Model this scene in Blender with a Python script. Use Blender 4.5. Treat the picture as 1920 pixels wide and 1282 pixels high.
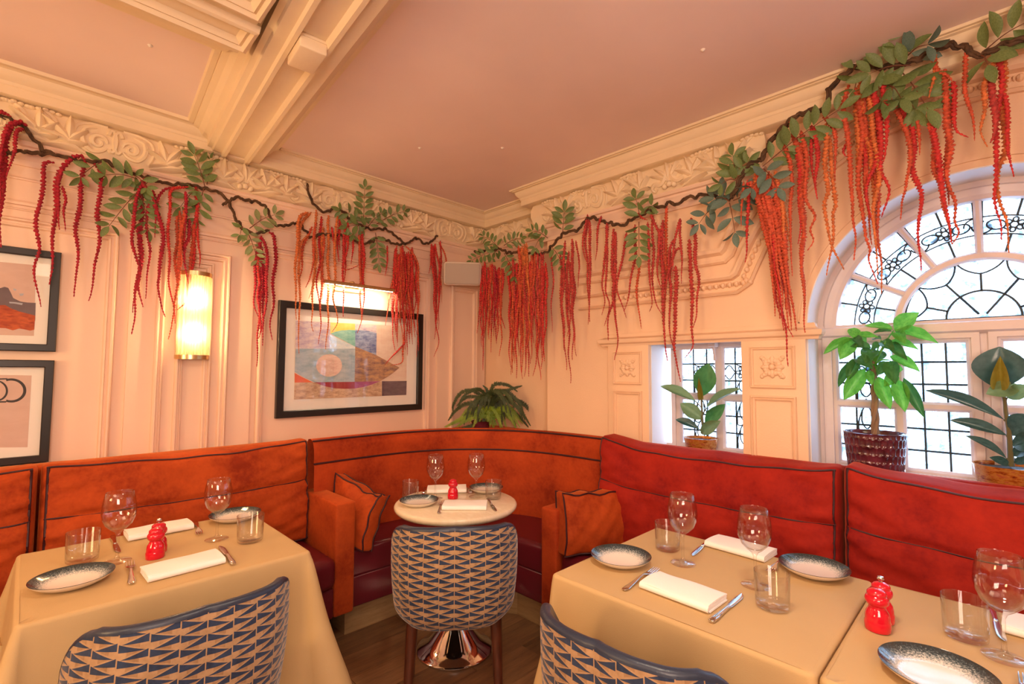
import bpy, bmesh, math, random
import numpy as np
from mathutils import Vector, Matrix
random.seed(7); RNG = np.random.default_rng(7)
for o in list(bpy.data.objects): bpy.data.objects.remove(o)
S = bpy.context.scene; COL = S.collection
PI = math.pi
# ------------------------------------------------------------------ camera
FPX, PITCH, ROLL, YAW = 915.7, .05871, .00468, math.radians(45.18)
CAM = np.array([3.05, -2.71, 1.40])
_fh = np.array([-math.sin(YAW), math.cos(YAW), 0]); _rh = np.array([math.cos(YAW), math.sin(YAW), 0]); _z = np.array([0, 0, 1.])
CF = math.cos(PITCH)*_fh + math.sin(PITCH)*_z; _u = math.cos(PITCH)*_z - math.sin(PITCH)*_fh
CR = math.cos(ROLL)*_rh + math.sin(ROLL)*_u; CU = math.cos(ROLL)*_u - math.sin(ROLL)*_rh
cd = bpy.data.cameras.new('camera'); cam = bpy.data.objects.new('camera', cd); COL.objects.link(cam)
cd.sensor_width = 36; cd.lens = FPX*36/1920; cd.clip_start = .05; cd.clip_end = 100
M4 = Matrix.Identity(4)
for i in range(3): M4[i][0] = CR[i]; M4[i][1] = CU[i]; M4[i][2] = -CF[i]; M4[i][3] = CAM[i]
cam.matrix_world = M4; S.camera = cam
# ------------------------------------------------------------------ world: bright overcast daylight outside
W = bpy.data.worlds.new('overcast_sky'); S.world = W; W.use_nodes = True
bg = W.node_tree.nodes['Background']; bg.inputs[0].default_value = (.52, .71, 1, 1); bg.inputs[1].default_value = 12.0
S.view_settings.view_transform = 'Standard'; S.view_settings.look = 'None'; S.view_settings.gamma = 1
S.view_settings.use_curve_mapping = False; S.view_settings.exposure = 0.0
# ------------------------------------------------------------------ room light (lamp overhead, plus unseen fill areas added around the camera)
def area(name, loc, size, energy, color, target=None, sizey=None):
    l = bpy.data.lights.new(name, 'AREA'); l.energy = energy; l.color = color; l.size = size
    if sizey: l.shape = 'RECTANGLE'; l.size_y = sizey
    o = bpy.data.objects.new(name, l); COL.objects.link(o); o.location = loc
    d = Vector(target) - Vector(loc) if target else Vector((0, 0, -1))
    o.rotation_euler = d.to_track_quat('-Z', 'Y').to_euler(); return o
WARM = (1, .76, .50)
area('ceiling_lamp_near', (2.62, -1.98, 2.60), .30, 31, (1, .82, .62))
area('warm_fill_left', (2.3, -4.2, 2.55), 1.0, 22, WARM)  # this and the next two: unseen fills added for soft warm ambient light
area('warm_fill_right', (4.9, -2.2, 2.55), 1.0, 16, (1, .76, .52))
area('warm_fill_back', (5.2, -4.8, 2.55), 1.4, 18, WARM)
area('ceiling_fill_back', (3.9, -3.4, 1.7), 1.0, 54, (1, .72, .56), target=(2.4, -2.0, 2.69))  # unseen upward fill, added to brighten the ceiling by bounce
area('ceiling_fill_left', (1.6, -4.9, 1.6), .7, 38, (1, .64, .30), target=(1.0, -2.6, 2.69))  # unseen warm fill, added to light the beams from the left
for nm, (px, py, pz), sx, sy in (('portal_small', (1.90, .06, 1.26), .5, .66), ('portal_arch', (3.0, .06, 1.53), 1.16, 1.2)):
    p = area(nm, (px, py, pz), sx, 1, (1, 1, 1), target=(px, py-1, pz), sizey=sy); p.data.cycles.is_portal = True
# ------------------------------------------------------------------ helpers
def ray(px, py): return CF + (px-960)/FPX*CR + (641-py)/FPX*CU
def on(ax, val, px, py):
    d = ray(px, py); return CAM + (val-CAM[ax])/d[ax]*d
def ox(px, py, x=0.): return on(0, x, px, py)
def oy(px, py, y=0.): return on(1, y, px, py)
def oz(px, py, z=0.): return on(2, z, px, py)
class MB:
    def __init__(s): s.v = []; s.f = []; s.m = []; s.n = 0
    def add(s, V, F, mi=0):
        V = np.asarray(V, float).reshape(-1, 3); s.v.append(V)
        n = s.n
        for f in F: s.f.append(tuple(int(i)+n for i in f)); s.m.append(mi)
        s.n += len(V); return s
    def box(s, x0, x1, y0, y1, z0, z1, mi=0):
        V = [(x, y, z) for z in (z0, z1) for y in (y0, y1) for x in (x0, x1)]
        return s.add(V, [(0, 2, 3, 1), (4, 5, 7, 6), (0, 1, 5, 4), (2, 6, 7, 3), (0, 4, 6, 2), (1, 3, 7, 5)], mi)
    def grid(s, P, cu=False, cv=False, mi=0):
        P = np.asarray(P, float); a, b = P.shape[:2]
        F = []
        for i in range(a if cu else a-1):
            i2 = (i+1) % a
            for j in range(b if cv else b-1):
                j2 = (j+1) % b; F.append((i*b+j, i2*b+j, i2*b+j2, i*b+j2))
        return s.add(P.reshape(-1, 3), F, mi)
    def cap(s, ring, mi=0): return s.add(ring, [tuple(range(len(ring)))], mi)
    def tube(s, pts, rad, n=8, cap=True, mi=0, closed=False):
        P = np.asarray(pts, float); k = len(P); R = np.broadcast_to(np.asarray(rad, float), (k,))
        T = np.gradient(P, axis=0) if not closed else (np.roll(P, -1, 0)-np.roll(P, 1, 0))
        T /= np.linalg.norm(T, axis=1)[:, None]+1e-12
        a = np.array([0, 0, 1.]) if abs(T[0][2]) < .9 else np.array([1., 0, 0])
        N = np.cross(T[0], a); N /= np.linalg.norm(N); rings = []
        for i in range(k):
            N = N - (N@T[i])*T[i]; N /= np.linalg.norm(N)+1e-12; B = np.cross(T[i], N)
            t = np.arange(n)*2*PI/n
            rings.append(P[i]+R[i]*(np.cos(t)[:, None]*N+np.sin(t)[:, None]*B))
        s.grid(rings, cu=closed, cv=True, mi=mi)
        if cap and not closed: s.cap(rings[0][::-1], mi); s.cap(rings[-1], mi)
        return s
    def lathe(s, prof, c=(0, 0, 0), n=32, mi=0, capb=False, capt=False, sx=1, sy=1):
        t = np.arange(n)*2*PI/n
        rings = [np.stack([c[0]+r*np.cos(t)*sx, c[1]+r*np.sin(t)*sy, np.full(n, c[2]+z)], 1) for r, z in prof]
        s.grid(rings, cv=True, mi=mi)
        if capb: s.cap(rings[0][::-1], mi)
        if capt: s.cap(rings[-1], mi)
        return s
    def prism(s, poly, ax, a, b, mi=0):      # polygon in the two other axes, extruded on axis ax from a to b
        k = len(poly)
        def pt(p, d): q = [p[0], p[1]]; q.insert(ax, d); return q
        V = [pt(p, a) for p in poly]+[pt(p, b) for p in poly]
        F = [tuple(range(k))[::-1], tuple(range(k, 2*k))]+[(i, (i+1) % k, k+(i+1) % k, k+i) for i in range(k)]
        return s.add(V, F, mi)
    def rbox(s, x0, x1, y0, y1, z0, z1, r=.01, n=3, mi=0, fn=None, seg=(1, 1, 1)):
        c = np.array([(x0+x1)/2, (y0+y1)/2, (z0+z1)/2]); h = np.array([x1-x0, y1-y0, z1-z0])/2
        r = min(r, h.min()*.999); ks = []
        for a in range(3):
            k = list(-h[a]+r*(1-np.cos(np.linspace(0, PI/2, n+1))))
            mid = list(np.linspace(-h[a]+r, h[a]-r, seg[a]+1)); ks.append(np.array(k[:-1]+mid+[-q for q in k[:-1]][::-1]))
        for a in range(3):
            b, d = (a+1) % 3, (a+2) % 3
            A, B = np.meshgrid(ks[b], ks[d], indexing='ij')
            for sg in (-1, 1):
                P = np.zeros(A.shape+(3,)); P[..., a] = sg*h[a]; P[..., b] = A; P[..., d] = B
                I = np.clip(P, -(h-r), h-r); D = P-I; L = np.linalg.norm(D, axis=-1, keepdims=True)
                P = I+D/np.maximum(L, 1e-9)*r+c
                if fn: P = fn(P)
                s.grid(P if sg > 0 else P[::-1], mi=mi)
        return s
    def sphere(s, c, r, n=10, m=6, mi=0):
        c = np.asarray(c, float); r = np.broadcast_to(np.asarray(r, float), (3,))
        rings = []
        for i in range(m+1):
            p = PI*i/m; t = np.arange(n)*2*PI/n
            rings.append(np.stack([c[0]+r[0]*math.sin(p)*np.cos(t), c[1]+r[1]*math.sin(p)*np.sin(t), np.full(n, c[2]-r[2]*math.cos(p))], 1))
        return s.grid(rings, cv=True, mi=mi)
    def mesh(s, name, mats, smooth=True, angle=40, merge=False):
        me = bpy.data.meshes.new(name)
        if s.v: me.from_pydata(np.concatenate(s.v), [], s.f)
        mats = mats if isinstance(mats, (list, tuple)) else [mats]
        for m in mats: me.materials.append(m)
        if len(mats) > 1: me.polygons.foreach_set('material_index', s.m)
        if merge:
            b = bmesh.new(); b.from_mesh(me); bmesh.ops.remove_doubles(b, verts=b.verts, dist=1e-5)
            bmesh.ops.recalc_face_normals(b, faces=b.faces); b.to_mesh(me); b.free()
        if smooth:
            me.polygons.foreach_set('use_smooth', [True]*len(me.polygons))
            if angle: me.set_sharp_from_angle(angle=math.radians(angle))
        me.update(); return me
    def build(s, name, mats, parent=None, smooth=True, angle=40, merge=False, loc=None):
        return link(name, s.mesh(name, mats, smooth, angle, merge), parent, loc)
def link(name, me, parent=None, loc=None):
    o = bpy.data.objects.new(name, me); COL.objects.link(o)
    if parent: o.parent = parent
    if loc is not None: o.location = loc
    return o
def tag(o, label, cat, group=None, kind=None):
    o['label'] = label; o['category'] = cat
    if group: o['group'] = group
    if kind: o['kind'] = kind
    return o
def empty(name, loc=(0, 0, 0), rz=0):
    o = bpy.data.objects.new(name, None); COL.objects.link(o); o.location = loc; o.rotation_euler = (0, 0, rz); o.empty_display_size = .05; return o
def thing(name, label, cat, loc=(0, 0, 0), rz=0, group=None): return tag(empty(name, loc, rz), label, cat, group)
def struct(o): o['kind'] = 'structure'; return o
def copy_tree(o, parent=None):
    c = o.copy(); COL.objects.link(c)
    if parent: c.parent = parent
    for ch in list(o.children): copy_tree(ch, c)
    return c
def place(o, loc, rz, label, group=None, scale=None):
    o.location = loc; o.rotation_euler = (0, 0, rz); o['label'] = label
    if group: o['group'] = group
    return o
def spline(pts, n=40):
    P = np.asarray(pts, float); k = len(P)
    if k == 2: return P[0]+(P[1]-P[0])*np.linspace(0, 1, n)[:, None]
    d = np.concatenate([[0], np.cumsum(np.linalg.norm(np.diff(P, axis=0), axis=1))])
    Q = np.vstack([2*P[0]-P[1], P, 2*P[-1]-P[-2]]); t = np.linspace(0, d[-1], n); out = []
    for x in t:
        i = min(max(np.searchsorted(d, x)-1, 0), k-2); u = (x-d[i])/(d[i+1]-d[i]+1e-12)
        a, b, c, e = Q[i:i+4]
        out.append(.5*((2*b)+(-a+c)*u+(2*a-5*b+4*c-e)*u*u+(-a+3*b-3*c+e)*u**3))
    return np.array(out)
def mitre(path, closed=False):
    P = np.asarray(path, float); k = len(P); N = []
    for i in range(k):
        a = P[(i-1) % k] if (closed or i > 0) else None; b = P[(i+1) % k] if (closed or i < k-1) else None
        d1 = None if a is None else (P[i]-a)/np.linalg.norm(P[i]-a); d2 = None if b is None else (b-P[i])/np.linalg.norm(b-P[i])
        if d1 is None: d1 = d2
        if d2 is None: d2 = d1
        n1 = np.array([d1[1], -d1[0]]); n2 = np.array([d2[1], -d2[0]]); m = n1+n2; l = np.linalg.norm(m)
        m = m/l if l > 1e-6 else n1; N.append(m/max(m@n1, .35))
    return P, np.array(N)
def sweep_plan(mb, path, prof, closed=False, mi=0):       # path in plan (x,y); profile (offset to the right, z)
    P, N = mitre(path, closed)
    G = [[(P[i][0]+N[i][0]*d, P[i][1]+N[i][1]*d, z) for d, z in prof] for i in range(len(P))]
    return mb.grid(G, cu=closed, mi=mi)
def WL(u, z, d): return (d, u, z)
def WR(u, z, d): return (u, -d, z)
def sweep_wall(mb, path, prof, wall, closed=False, mi=0): # path (u,z) on a wall; profile (offset to the right, depth off the wall)
    P, N = mitre(path, closed)
    G = [[wall(P[i][0]+N[i][0]*t, P[i][1]+N[i][1]*t, d) for t, d in prof] for i in range(len(P))]
    return mb.grid(G, cu=closed, mi=mi)
# ------------------------------------------------------------------ materials (procedural)
def new(name):
    m = bpy.data.materials.new(name); m.use_nodes = True; nt = m.node_tree
    return m, nt, nt.nodes['Principled BSDF']
def nd(nt, t, **k):
    n = nt.nodes.new(t)
    for a, b in k.items(): setattr(n, a, b)
    return n
def c4(c): return (c[0], c[1], c[2], 1)
def noise(nt, scale, detail=3, rough=.5, vec=None, coord='Object', stretch=None):
    tc = nd(nt, 'ShaderNodeTexCoord'); n = nd(nt, 'ShaderNodeTexNoise'); n.inputs['Scale'].default_value = scale
    n.inputs['Detail'].default_value = detail; n.inputs['Roughness'].default_value = rough
    if stretch:
        mp = nd(nt, 'ShaderNodeMapping'); mp.inputs['Scale'].default_value = stretch
        nt.links.new(tc.outputs[coord], mp.inputs[0]); nt.links.new(mp.outputs[0], n.inputs['Vector'])
    else: nt.links.new(tc.outputs[coord], n.inputs['Vector'])
    return n
def ramp(nt, fac, stops):
    r = nd(nt, 'ShaderNodeValToRGB'); e = r.color_ramp.elements
    while len(e) < len(stops): e.new(.5)
    for i, (p, c) in enumerate(stops): e[i].position = p; e[i].color = c4(c)
    nt.links.new(fac, r.inputs[0]); return r
def bump(nt, b, height, strength=.2, dist=.01):
    n = nd(nt, 'ShaderNodeBump'); n.inputs['Strength'].default_value = strength; n.inputs['Distance'].default_value = dist
    nt.links.new(height, n.inputs['Height']); nt.links.new(n.outputs[0], b.inputs['Normal']); return n
def simple(name, col, rough=.5, metal=0, var=0, scale=8, bmp=0, bscale=60, coat=0, sheen=0, sheentint=None, spec=None, stretch=None, trans=0):
    m, nt, b = new(name); b.inputs['Base Color'].default_value = c4(col); b.inputs['Roughness'].default_value = rough; b.inputs['Metallic'].default_value = metal
    if coat: b.inputs['Coat Weight'].default_value = coat; b.inputs['Coat Roughness'].default_value = .05
    if sheen:
        b.inputs['Sheen Weight'].default_value = sheen; b.inputs['Sheen Roughness'].default_value = .35
        b.inputs['Sheen Tint'].default_value = c4(sheentint or col)
    if spec is not None: b.inputs['Specular IOR Level'].default_value = spec
    if var:
        n = noise(nt, scale, stretch=stretch); d = np.array(col)
        r = ramp(nt, n.outputs[0], [(.3, np.clip(d*(1-var), 0, 1)), (.7, np.clip(d*(1+var), 0, 1))]); nt.links.new(r.outputs[0], b.inputs['Base Color'])
    if bmp: bump(nt, b, noise(nt, bscale, 4).outputs[0], bmp)
    return m
PAINT = simple('wall_paint', (.87, .63, .475), .55, var=.02, scale=2, bmp=.05, bscale=90)
PAINTR = simple('textured_wall_paint', (.87, .60, .39), .6, var=.025, scale=3, bmp=.12, bscale=140)
PLASTER = simple('plaster_ornament_paint', (.84, .67, .45), .6, var=.03, scale=6, bmp=.06, bscale=60)
CEILP = simple('ceiling_paint', (.87, .68, .61), .7, var=.05, scale=1.6, bmp=.03, bscale=20)
FRAMEP = simple('window_frame_paint', (.72, .60, .58), .4, var=.03, scale=12, bmp=.08, bscale=70)
SOCKET = simple('white_plastic', (.82, .72, .62), .4)
GRILLE = simple('speaker_grille', (.48, .40, .33), .6, bmp=.3, bscale=700)
BLACKW = simple('black_frame_wood', (.012, .010, .009), .35)
MATB = simple('mount_board', (.93, .89, .82), .8)
BRASS = simple('brushed_brass', (.62, .46, .24), .28, 1)
CHROME = simple('polished_chrome', (.72, .70, .70), .07, 1)
STEEL = simple('cutlery_steel', (.66, .64, .63), .16, 1)
def velvet(name, a, b_, sh, sc=4.5):
    m, nt, b = new(name); n = noise(nt, sc, 6, .65); n2 = noise(nt, 60, 2, .6)
    mx = nd(nt, 'ShaderNodeMath', operation='MULTIPLY_ADD'); mx.inputs[1].default_value = .25; nt.links.new(n2.outputs[0], mx.inputs[0]); nt.links.new(n.outputs[0], mx.inputs[2])
    r = ramp(nt, mx.outputs[0], [(.42, a), (.60, np.array(a)*.45+np.array(b_)*.55), (.82, b_)]); nt.links.new(r.outputs[0], b.inputs['Base Color'])
    b.inputs['Roughness'].default_value = .75; b.inputs['Sheen Weight'].default_value = .55; b.inputs['Sheen Roughness'].default_value = .3
    b.inputs['Sheen Tint'].default_value = c4(sh); b.inputs['Specular IOR Level'].default_value = .15
    bump(nt, b, n2.outputs[0], .15, .004); return m
VEL_O = velvet('orange_velvet', (.25, .026, .006), (.52, .082, .014), (1, .38, .12))
VEL_C = velvet('rust_velvet', (.25, .025, .006), (.50, .068, .013), (1, .34, .12))
VEL_R = velvet('red_velvet', (.20, .008, .008), (.40, .022, .010), (1, .28, .16))
PIPE = simple('plum_piping', (.040, .004, .008), .6)
LEATHER = simple('burgundy_leather', (.12, .008, .016), .32, bmp=.06, bscale=120)
NAVY = simple('navy_leather', (.022, .032, .060), .36, bmp=.08, bscale=160)
MAHOG = simple('mahogany_wood', (.085, .022, .010), .3, var=.35, scale=14, stretch=(6, 6, .7), coat=.3)
CLOTH = simple('tan_tablecloth', (.56, .375, .175), .75, var=.03, scale=5, bmp=.12, bscale=500, sheen=.15)
LINEN = simple('white_napkin_linen', (.94, .90, .87), .8, bmp=.12, bscale=300)
REDG = simple('red_gloss_lacquer', (.62, .004, .022), .12, coat=.6)
def wood(name, a, b_, rough, stretch, scale=3.5):
    m, nt, b = new(name); n = noise(nt, scale, 6, .6, stretch=stretch); n2 = noise(nt, scale*9, 3, .6, stretch=stretch)
    ad = nd(nt, 'ShaderNodeMath', operation='MULTIPLY_ADD'); ad.inputs[1].default_value = .45; nt.links.new(n2.outputs[0], ad.inputs[0]); nt.links.new(n.outputs[0], ad.inputs[2])
    r = ramp(nt, ad.outputs[0], [(.45, a), (.62, np.array(a)*.5+np.array(b_)*.5), (.9, b_)]); nt.links.new(r.outputs[0], b.inputs['Base Color'])
    b.inputs['Roughness'].default_value = rough; bump(nt, b, n2.outputs[0], .12, .003); return m
FLOORW = [wood('floor_plank_%d' % i, np.array((.095, .045, .020))*k, np.array((.25, .13, .058))*k, .42, (9, .8, 3)) for i, k in enumerate((.85, 1, 1.18))]
OAK = wood('pale_oak_board', (.22, .13, .055), (.40, .26, .12), .5, (1.2, 1.2, 14))
COLW = simple('table_column_paint', (.42, .26, .10), .4)
def marble():
    m, nt, b = new('cream_marble'); n = noise(nt, 9, 8, .65, stretch=(1, 2.6, 1))
    r = ramp(nt, n.outputs[0], [(.35, (.88, .76, .58)), (.55, (.80, .67, .48)), (.7, (.90, .80, .64))]); nt.links.new(r.outputs[0], b.inputs['Base Color'])
    b.inputs['Roughness'].default_value = .22; return m
MARBLE = marble()
def glassm(name, base=.04, edge=.55, tint=(1, 1, 1), rough=.02):
    m = bpy.data.materials.new(name); m.use_nodes = True; nt = m.node_tree; nt.nodes.clear()
    o = nd(nt, 'ShaderNodeOutputMaterial'); mx = nd(nt, 'ShaderNodeMixShader'); t = nd(nt, 'ShaderNodeBsdfTransparent'); g = nd(nt, 'ShaderNodeBsdfGlossy')
    t.inputs[0].default_value = c4(tint); g.inputs['Roughness'].default_value = rough
    lw = nd(nt, 'ShaderNodeLayerWeight'); lw.inputs[0].default_value = .5
    p = nd(nt, 'ShaderNodeMath', operation='POWER'); p.inputs[1].default_value = 2.4; nt.links.new(lw.outputs['Facing'], p.inputs[0])
    a = nd(nt, 'ShaderNodeMath', operation='MULTIPLY_ADD'); a.inputs[1].default_value = edge; a.inputs[2].default_value = base; nt.links.new(p.outputs[0], a.inputs[0])
    nt.links.new(a.outputs[0], mx.inputs[0]); nt.links.new(t.outputs[0], mx.inputs[1]); nt.links.new(g.outputs[0], mx.inputs[2]); nt.links.new(mx.outputs[0], o.inputs[0]); return m
GLASS = glassm('clear_drinking_glass', .055, .70, (.985, .985, .98))
PICGLASS = glassm('picture_glass', .035, .5)
def panem():
    m = bpy.data.materials.new('textured_window_glass'); m.use_nodes = True; nt = m.node_tree; nt.nodes.clear()
    o = nd(nt, 'ShaderNodeOutputMaterial'); mx = nd(nt, 'ShaderNodeMixShader'); t = nd(nt, 'ShaderNodeBsdfTransparent'); g = nd(nt, 'ShaderNodeBsdfTranslucent')
    n = noise(nt, 28, 5, .7); r = ramp(nt, n.outputs[0], [(.38, (.22, .30, .35)), (.50, (.80, .86, .90)), (1, (.97, .98, .98))])
    nt.links.new(r.outputs[0], t.inputs[0]); g.inputs[0].default_value = (.85, .9, .92, 1); mx.inputs[0].default_value = .25
    gl = nd(nt, 'ShaderNodeBsdfGlossy'); gl.inputs['Roughness'].default_value = .15; m2 = nd(nt, 'ShaderNodeMixShader'); m2.inputs[0].default_value = .05
    nt.links.new(t.outputs[0], mx.inputs[1]); nt.links.new(g.outputs[0], mx.inputs[2]); nt.links.new(mx.outputs[0], m2.inputs[1]); nt.links.new(gl.outputs[0], m2.inputs[2]); nt.links.new(m2.outputs[0], o.inputs[0]); return m
PANE = panem()
REVEAL = simple('white_reveal_paint', (.82, .80, .80), .5, var=.02, scale=5, bmp=.05, bscale=80)
LEAD = simple('lead_came', (.018, .030, .036), .6, 0)
def leafm(name, a, b_, rough=.4, scale=14, trans=.25):
    m, nt, b = new(name); n = noise(nt, scale, 3); r = ramp(nt, n.outputs[0], [(.3, a), (.7, b_)]); nt.links.new(r.outputs[0], b.inputs['Base Color'])
    b.inputs['Roughness'].default_value = rough; o = nt.nodes['Material Output']
    tr = nd(nt, 'ShaderNodeBsdfTranslucent'); nt.links.new(r.outputs[0], tr.inputs[0]); mx = nd(nt, 'ShaderNodeMixShader'); mx.inputs[0].default_value = trans
    nt.links.new(b.outputs[0], mx.inputs[1]); nt.links.new(tr.outputs[0], mx.inputs[2]); nt.links.new(mx.outputs[0], o.inputs[0]); return m
LEAF_G = leafm('silk_leaf_olive', (.13, .20, .06), (.22, .30, .10), .5)
LEAF_B = leafm('silk_leaf_bluish', (.105, .180, .140), (.165, .25, .20), .5)
LEAF_P = leafm('silk_leaf_pale', (.21, .26, .10), (.30, .34, .15), .5)
LEAF_R = leafm('rubber_leaf', (.045, .165, .045), (.085, .26, .07), .22, 5, .3)
LEAF_D = leafm('dark_rubber_leaf', (.025, .075, .072), (.055, .125, .115), .22, 6, .1)
LEAF_RB = leafm('rubber_leaf_underside', (.14, .24, .10), (.20, .30, .13), .4, 6, .3)
LEAF_Y = leafm('young_rubber_leaf', (.35, .28, .03), (.45, .36, .06), .35, 6, .3)
LEAF_M = leafm('money_tree_leaf', (.09, .40, .05), (.20, .58, .09), .3, 7, .4)
FERN_D = leafm('fern_dark', (.040, .060, .018), (.090, .125, .040), .55)
FERN_L = leafm('fern_bright', (.17, .30, .018), (.32, .45, .03), .5)
BARK = simple('twisted_vine_bark', (.085, .042, .018), .8, var=.5, scale=30, bmp=.5, bscale=80)
TRUNK = simple('braided_trunk_bark', (.25, .15, .085), .7, var=.35, scale=30, bmp=.4, bscale=60, stretch=(3, 3, .6))
STEMG = simple('green_brown_stem', (.12, .10, .035), .6)
STEMR = simple('reddish_leaf_stem', (.16, .05, .02), .6)
SOIL = simple('dark_soil', (.03, .03, .032), .7, var=.7, scale=120, bmp=.8, bscale=90)
def fuzz(name, a, b_):
    return simple(name, a, .75, var=.35, scale=70, sheen=.3, sheentint=b_)
FLO = {'C': fuzz('crimson_amaranth', (.34, .006, .022), (.8, .1, .1)), 'R': fuzz('scarlet_amaranth', (.50, .024, .022), (1, .25, .1)),
       'T': fuzz('tomato_amaranth', (.52, .075, .03), (1, .35, .12)), 'O': fuzz('orange_amaranth', (.58, .15, .04), (1, .45, .15)), 'K': fuzz('dusty_rose_amaranth', (.44, .040, .034), (1, .3, .2))}
def glaze():      # black-blue speckled rim fading into white, from the distance to the plate's own axis
    m, nt, b = new('speckled_reactive_glaze'); tc = nd(nt, 'ShaderNodeTexCoord'); sp = nd(nt, 'ShaderNodeSeparateXYZ'); nt.links.new(tc.outputs['Object'], sp.inputs[0])
    cx = nd(nt, 'ShaderNodeCombineXYZ'); nt.links.new(sp.outputs[0], cx.inputs[0]); nt.links.new(sp.outputs[1], cx.inputs[1])
    ln = nd(nt, 'ShaderNodeVectorMath', operation='LENGTH'); nt.links.new(cx.outputs[0], ln.inputs[0])
    n = noise(nt, 240, 4, .75); ma = nd(nt, 'ShaderNodeMath', operation='MULTIPLY_ADD'); ma.inputs[1].default_value = .078; nt.links.new(n.outputs[0], ma.inputs[0]); nt.links.new(ln.outputs['Value'], ma.inputs[2])
    r = ramp(nt, ma.outputs[0], [(.100, (.84, .77, .70)), (.113, (.40, .43, .42)), (.123, (.075, .105, .12)), (.135, (.028, .038, .046)), (.15, (.05, .04, .025))]); nt.links.new(r.outputs[0], b.inputs['Base Color'])
    b.inputs['Roughness'].default_value = .12; return m
GLAZE = glaze(); CERAM = simple('cream_ceramic', (.80, .71, .60), .2)
def chairfab():
    m, nt, b = new('zigzag_cut_velvet'); uv = nd(nt, 'ShaderNodeUVMap'); sp = nd(nt, 'ShaderNodeSeparateXYZ'); nt.links.new(uv.outputs[0], sp.inputs[0])
    def mt(op, *a):
        n = nd(nt, 'ShaderNodeMath', operation=op)
        for i, x in enumerate(a):
            if isinstance(x, (int, float)): n.inputs[i].default_value = x
            else: nt.links.new(x, n.inputs[i])
        return n.outputs[0]
    ua = mt('ABSOLUTE', sp.outputs[0]); col = mt('FLOOR', ua); fx = mt('SUBTRACT', ua, col)
    ph = mt('MULTIPLY', mt('FRACT', mt('MULTIPLY', col, .618)), 1.)
    d = mt('FRACT', mt('SUBTRACT', mt('ADD', ph, mt('MULTIPLY', noise(nt, 3, 2).outputs[0], .5)), sp.outputs[1])); d2 = mt('FRACT', mt('ADD', d, .5)); fx2 = mt('SUBTRACT', 1., fx)
    def tri(x, dd): return mt('MULTIPLY', mt('MULTIPLY', mt('GREATER_THAN', dd, mt('MULTIPLY_ADD', x, .62, .03)), mt('LESS_THAN', dd, .585)), mt('GREATER_THAN', x, .025))
    navy = mt('MAXIMUM', tri(fx, d), tri(fx2, d2))
    def kite(x, dd): return mt('MULTIPLY', mt('LESS_THAN', dd, mt('MULTIPLY_ADD', x, .60, -.06)), mt('MULTIPLY', mt('LESS_THAN', x, .70), mt('GREATER_THAN', x, .2)))
    brown = mt('MULTIPLY', mt('MAXIMUM', kite(fx, d), kite(fx2, d2)), .55)
    n = noise(nt, 40, 4, .7)
    rb = ramp(nt, n.outputs[0], [(.35, (.20, .10, .04)), (.7, (.36, .20, .09))]); rl = ramp(nt, n.outputs[0], [(.3, (.38, .23, .115)), (.7, (.52, .33, .175))])
    rn = ramp(nt, n.outputs[0], [(.3, (.012, .022, .055)), (.7, (.030, .055, .125))])
    m1 = nd(nt, 'ShaderNodeMix', data_type='RGBA'); nt.links.new(brown, m1.inputs[0]); nt.links.new(rl.outputs[0], m1.inputs[6]); nt.links.new(rb.outputs[0], m1.inputs[7])
    m2 = nd(nt, 'ShaderNodeMix', data_type='RGBA'); nt.links.new(navy, m2.inputs[0]); nt.links.new(m1.outputs[2], m2.inputs[6]); nt.links.new(rn.outputs[0], m2.inputs[7])
    nt.links.new(m2.outputs[2], b.inputs['Base Color']); b.inputs['Roughness'].default_value = .8; b.inputs['Sheen Weight'].default_value = .3; b.inputs['Sheen Roughness'].default_value = .4
    bump(nt, b, mt('ADD', navy, brown), .35, .003); return m
CHAIRF = chairfab()
def potm():       # copper-leaf pot: gold and magenta streaks
    m, nt, b = new('copper_leaf_glaze'); n = noise(nt, 22, 5, .7, stretch=(1, 1, 3.5))
    r = ramp(nt, n.outputs[0], [(.32, (.10, .012, .02)), (.42, (.40, .10, .015)), (.52, (.62, .30, .06)), (.62, (.45, .08, .05)), (.72, (.70, .45, .14))]); nt.links.new(r.outputs[0], b.inputs['Base Color'])
    b.inputs['Roughness'].default_value = .2; b.inputs['Metallic'].default_value = .35; return m
POTM = potm(); POTR = simple('plum_reactive_glaze', (.10, .018, .030), .14, var=.6, scale=18, coat=.5)
def artm(name, a, b_, sc=14): 
    m, nt, b = new(name); n = noise(nt, sc, 6, .75, stretch=(1, 1, 3)); r = ramp(nt, n.outputs[0], [(.35, a), (.6, b_)]); nt.links.new(r.outputs[0], b.inputs['Base Color']); b.inputs['Roughness'].default_value = .7; return m
def bulbm(name, col, s):
    m = bpy.data.materials.new(name); m.use_nodes = True; nt = m.node_tree; nt.nodes.clear(); o = nd(nt, 'ShaderNodeOutputMaterial'); e = nd(nt, 'ShaderNodeEmission')
    e.inputs[0].default_value = c4(col); e.inputs[1].default_value = s; nt.links.new(e.outputs[0], o.inputs[0]); return m
BULB = bulbm('warm_bulb', (1, .74, .42), 45); STRIP = bulbm('picture_light_strip', (1, .8, .55), 14)
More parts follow.
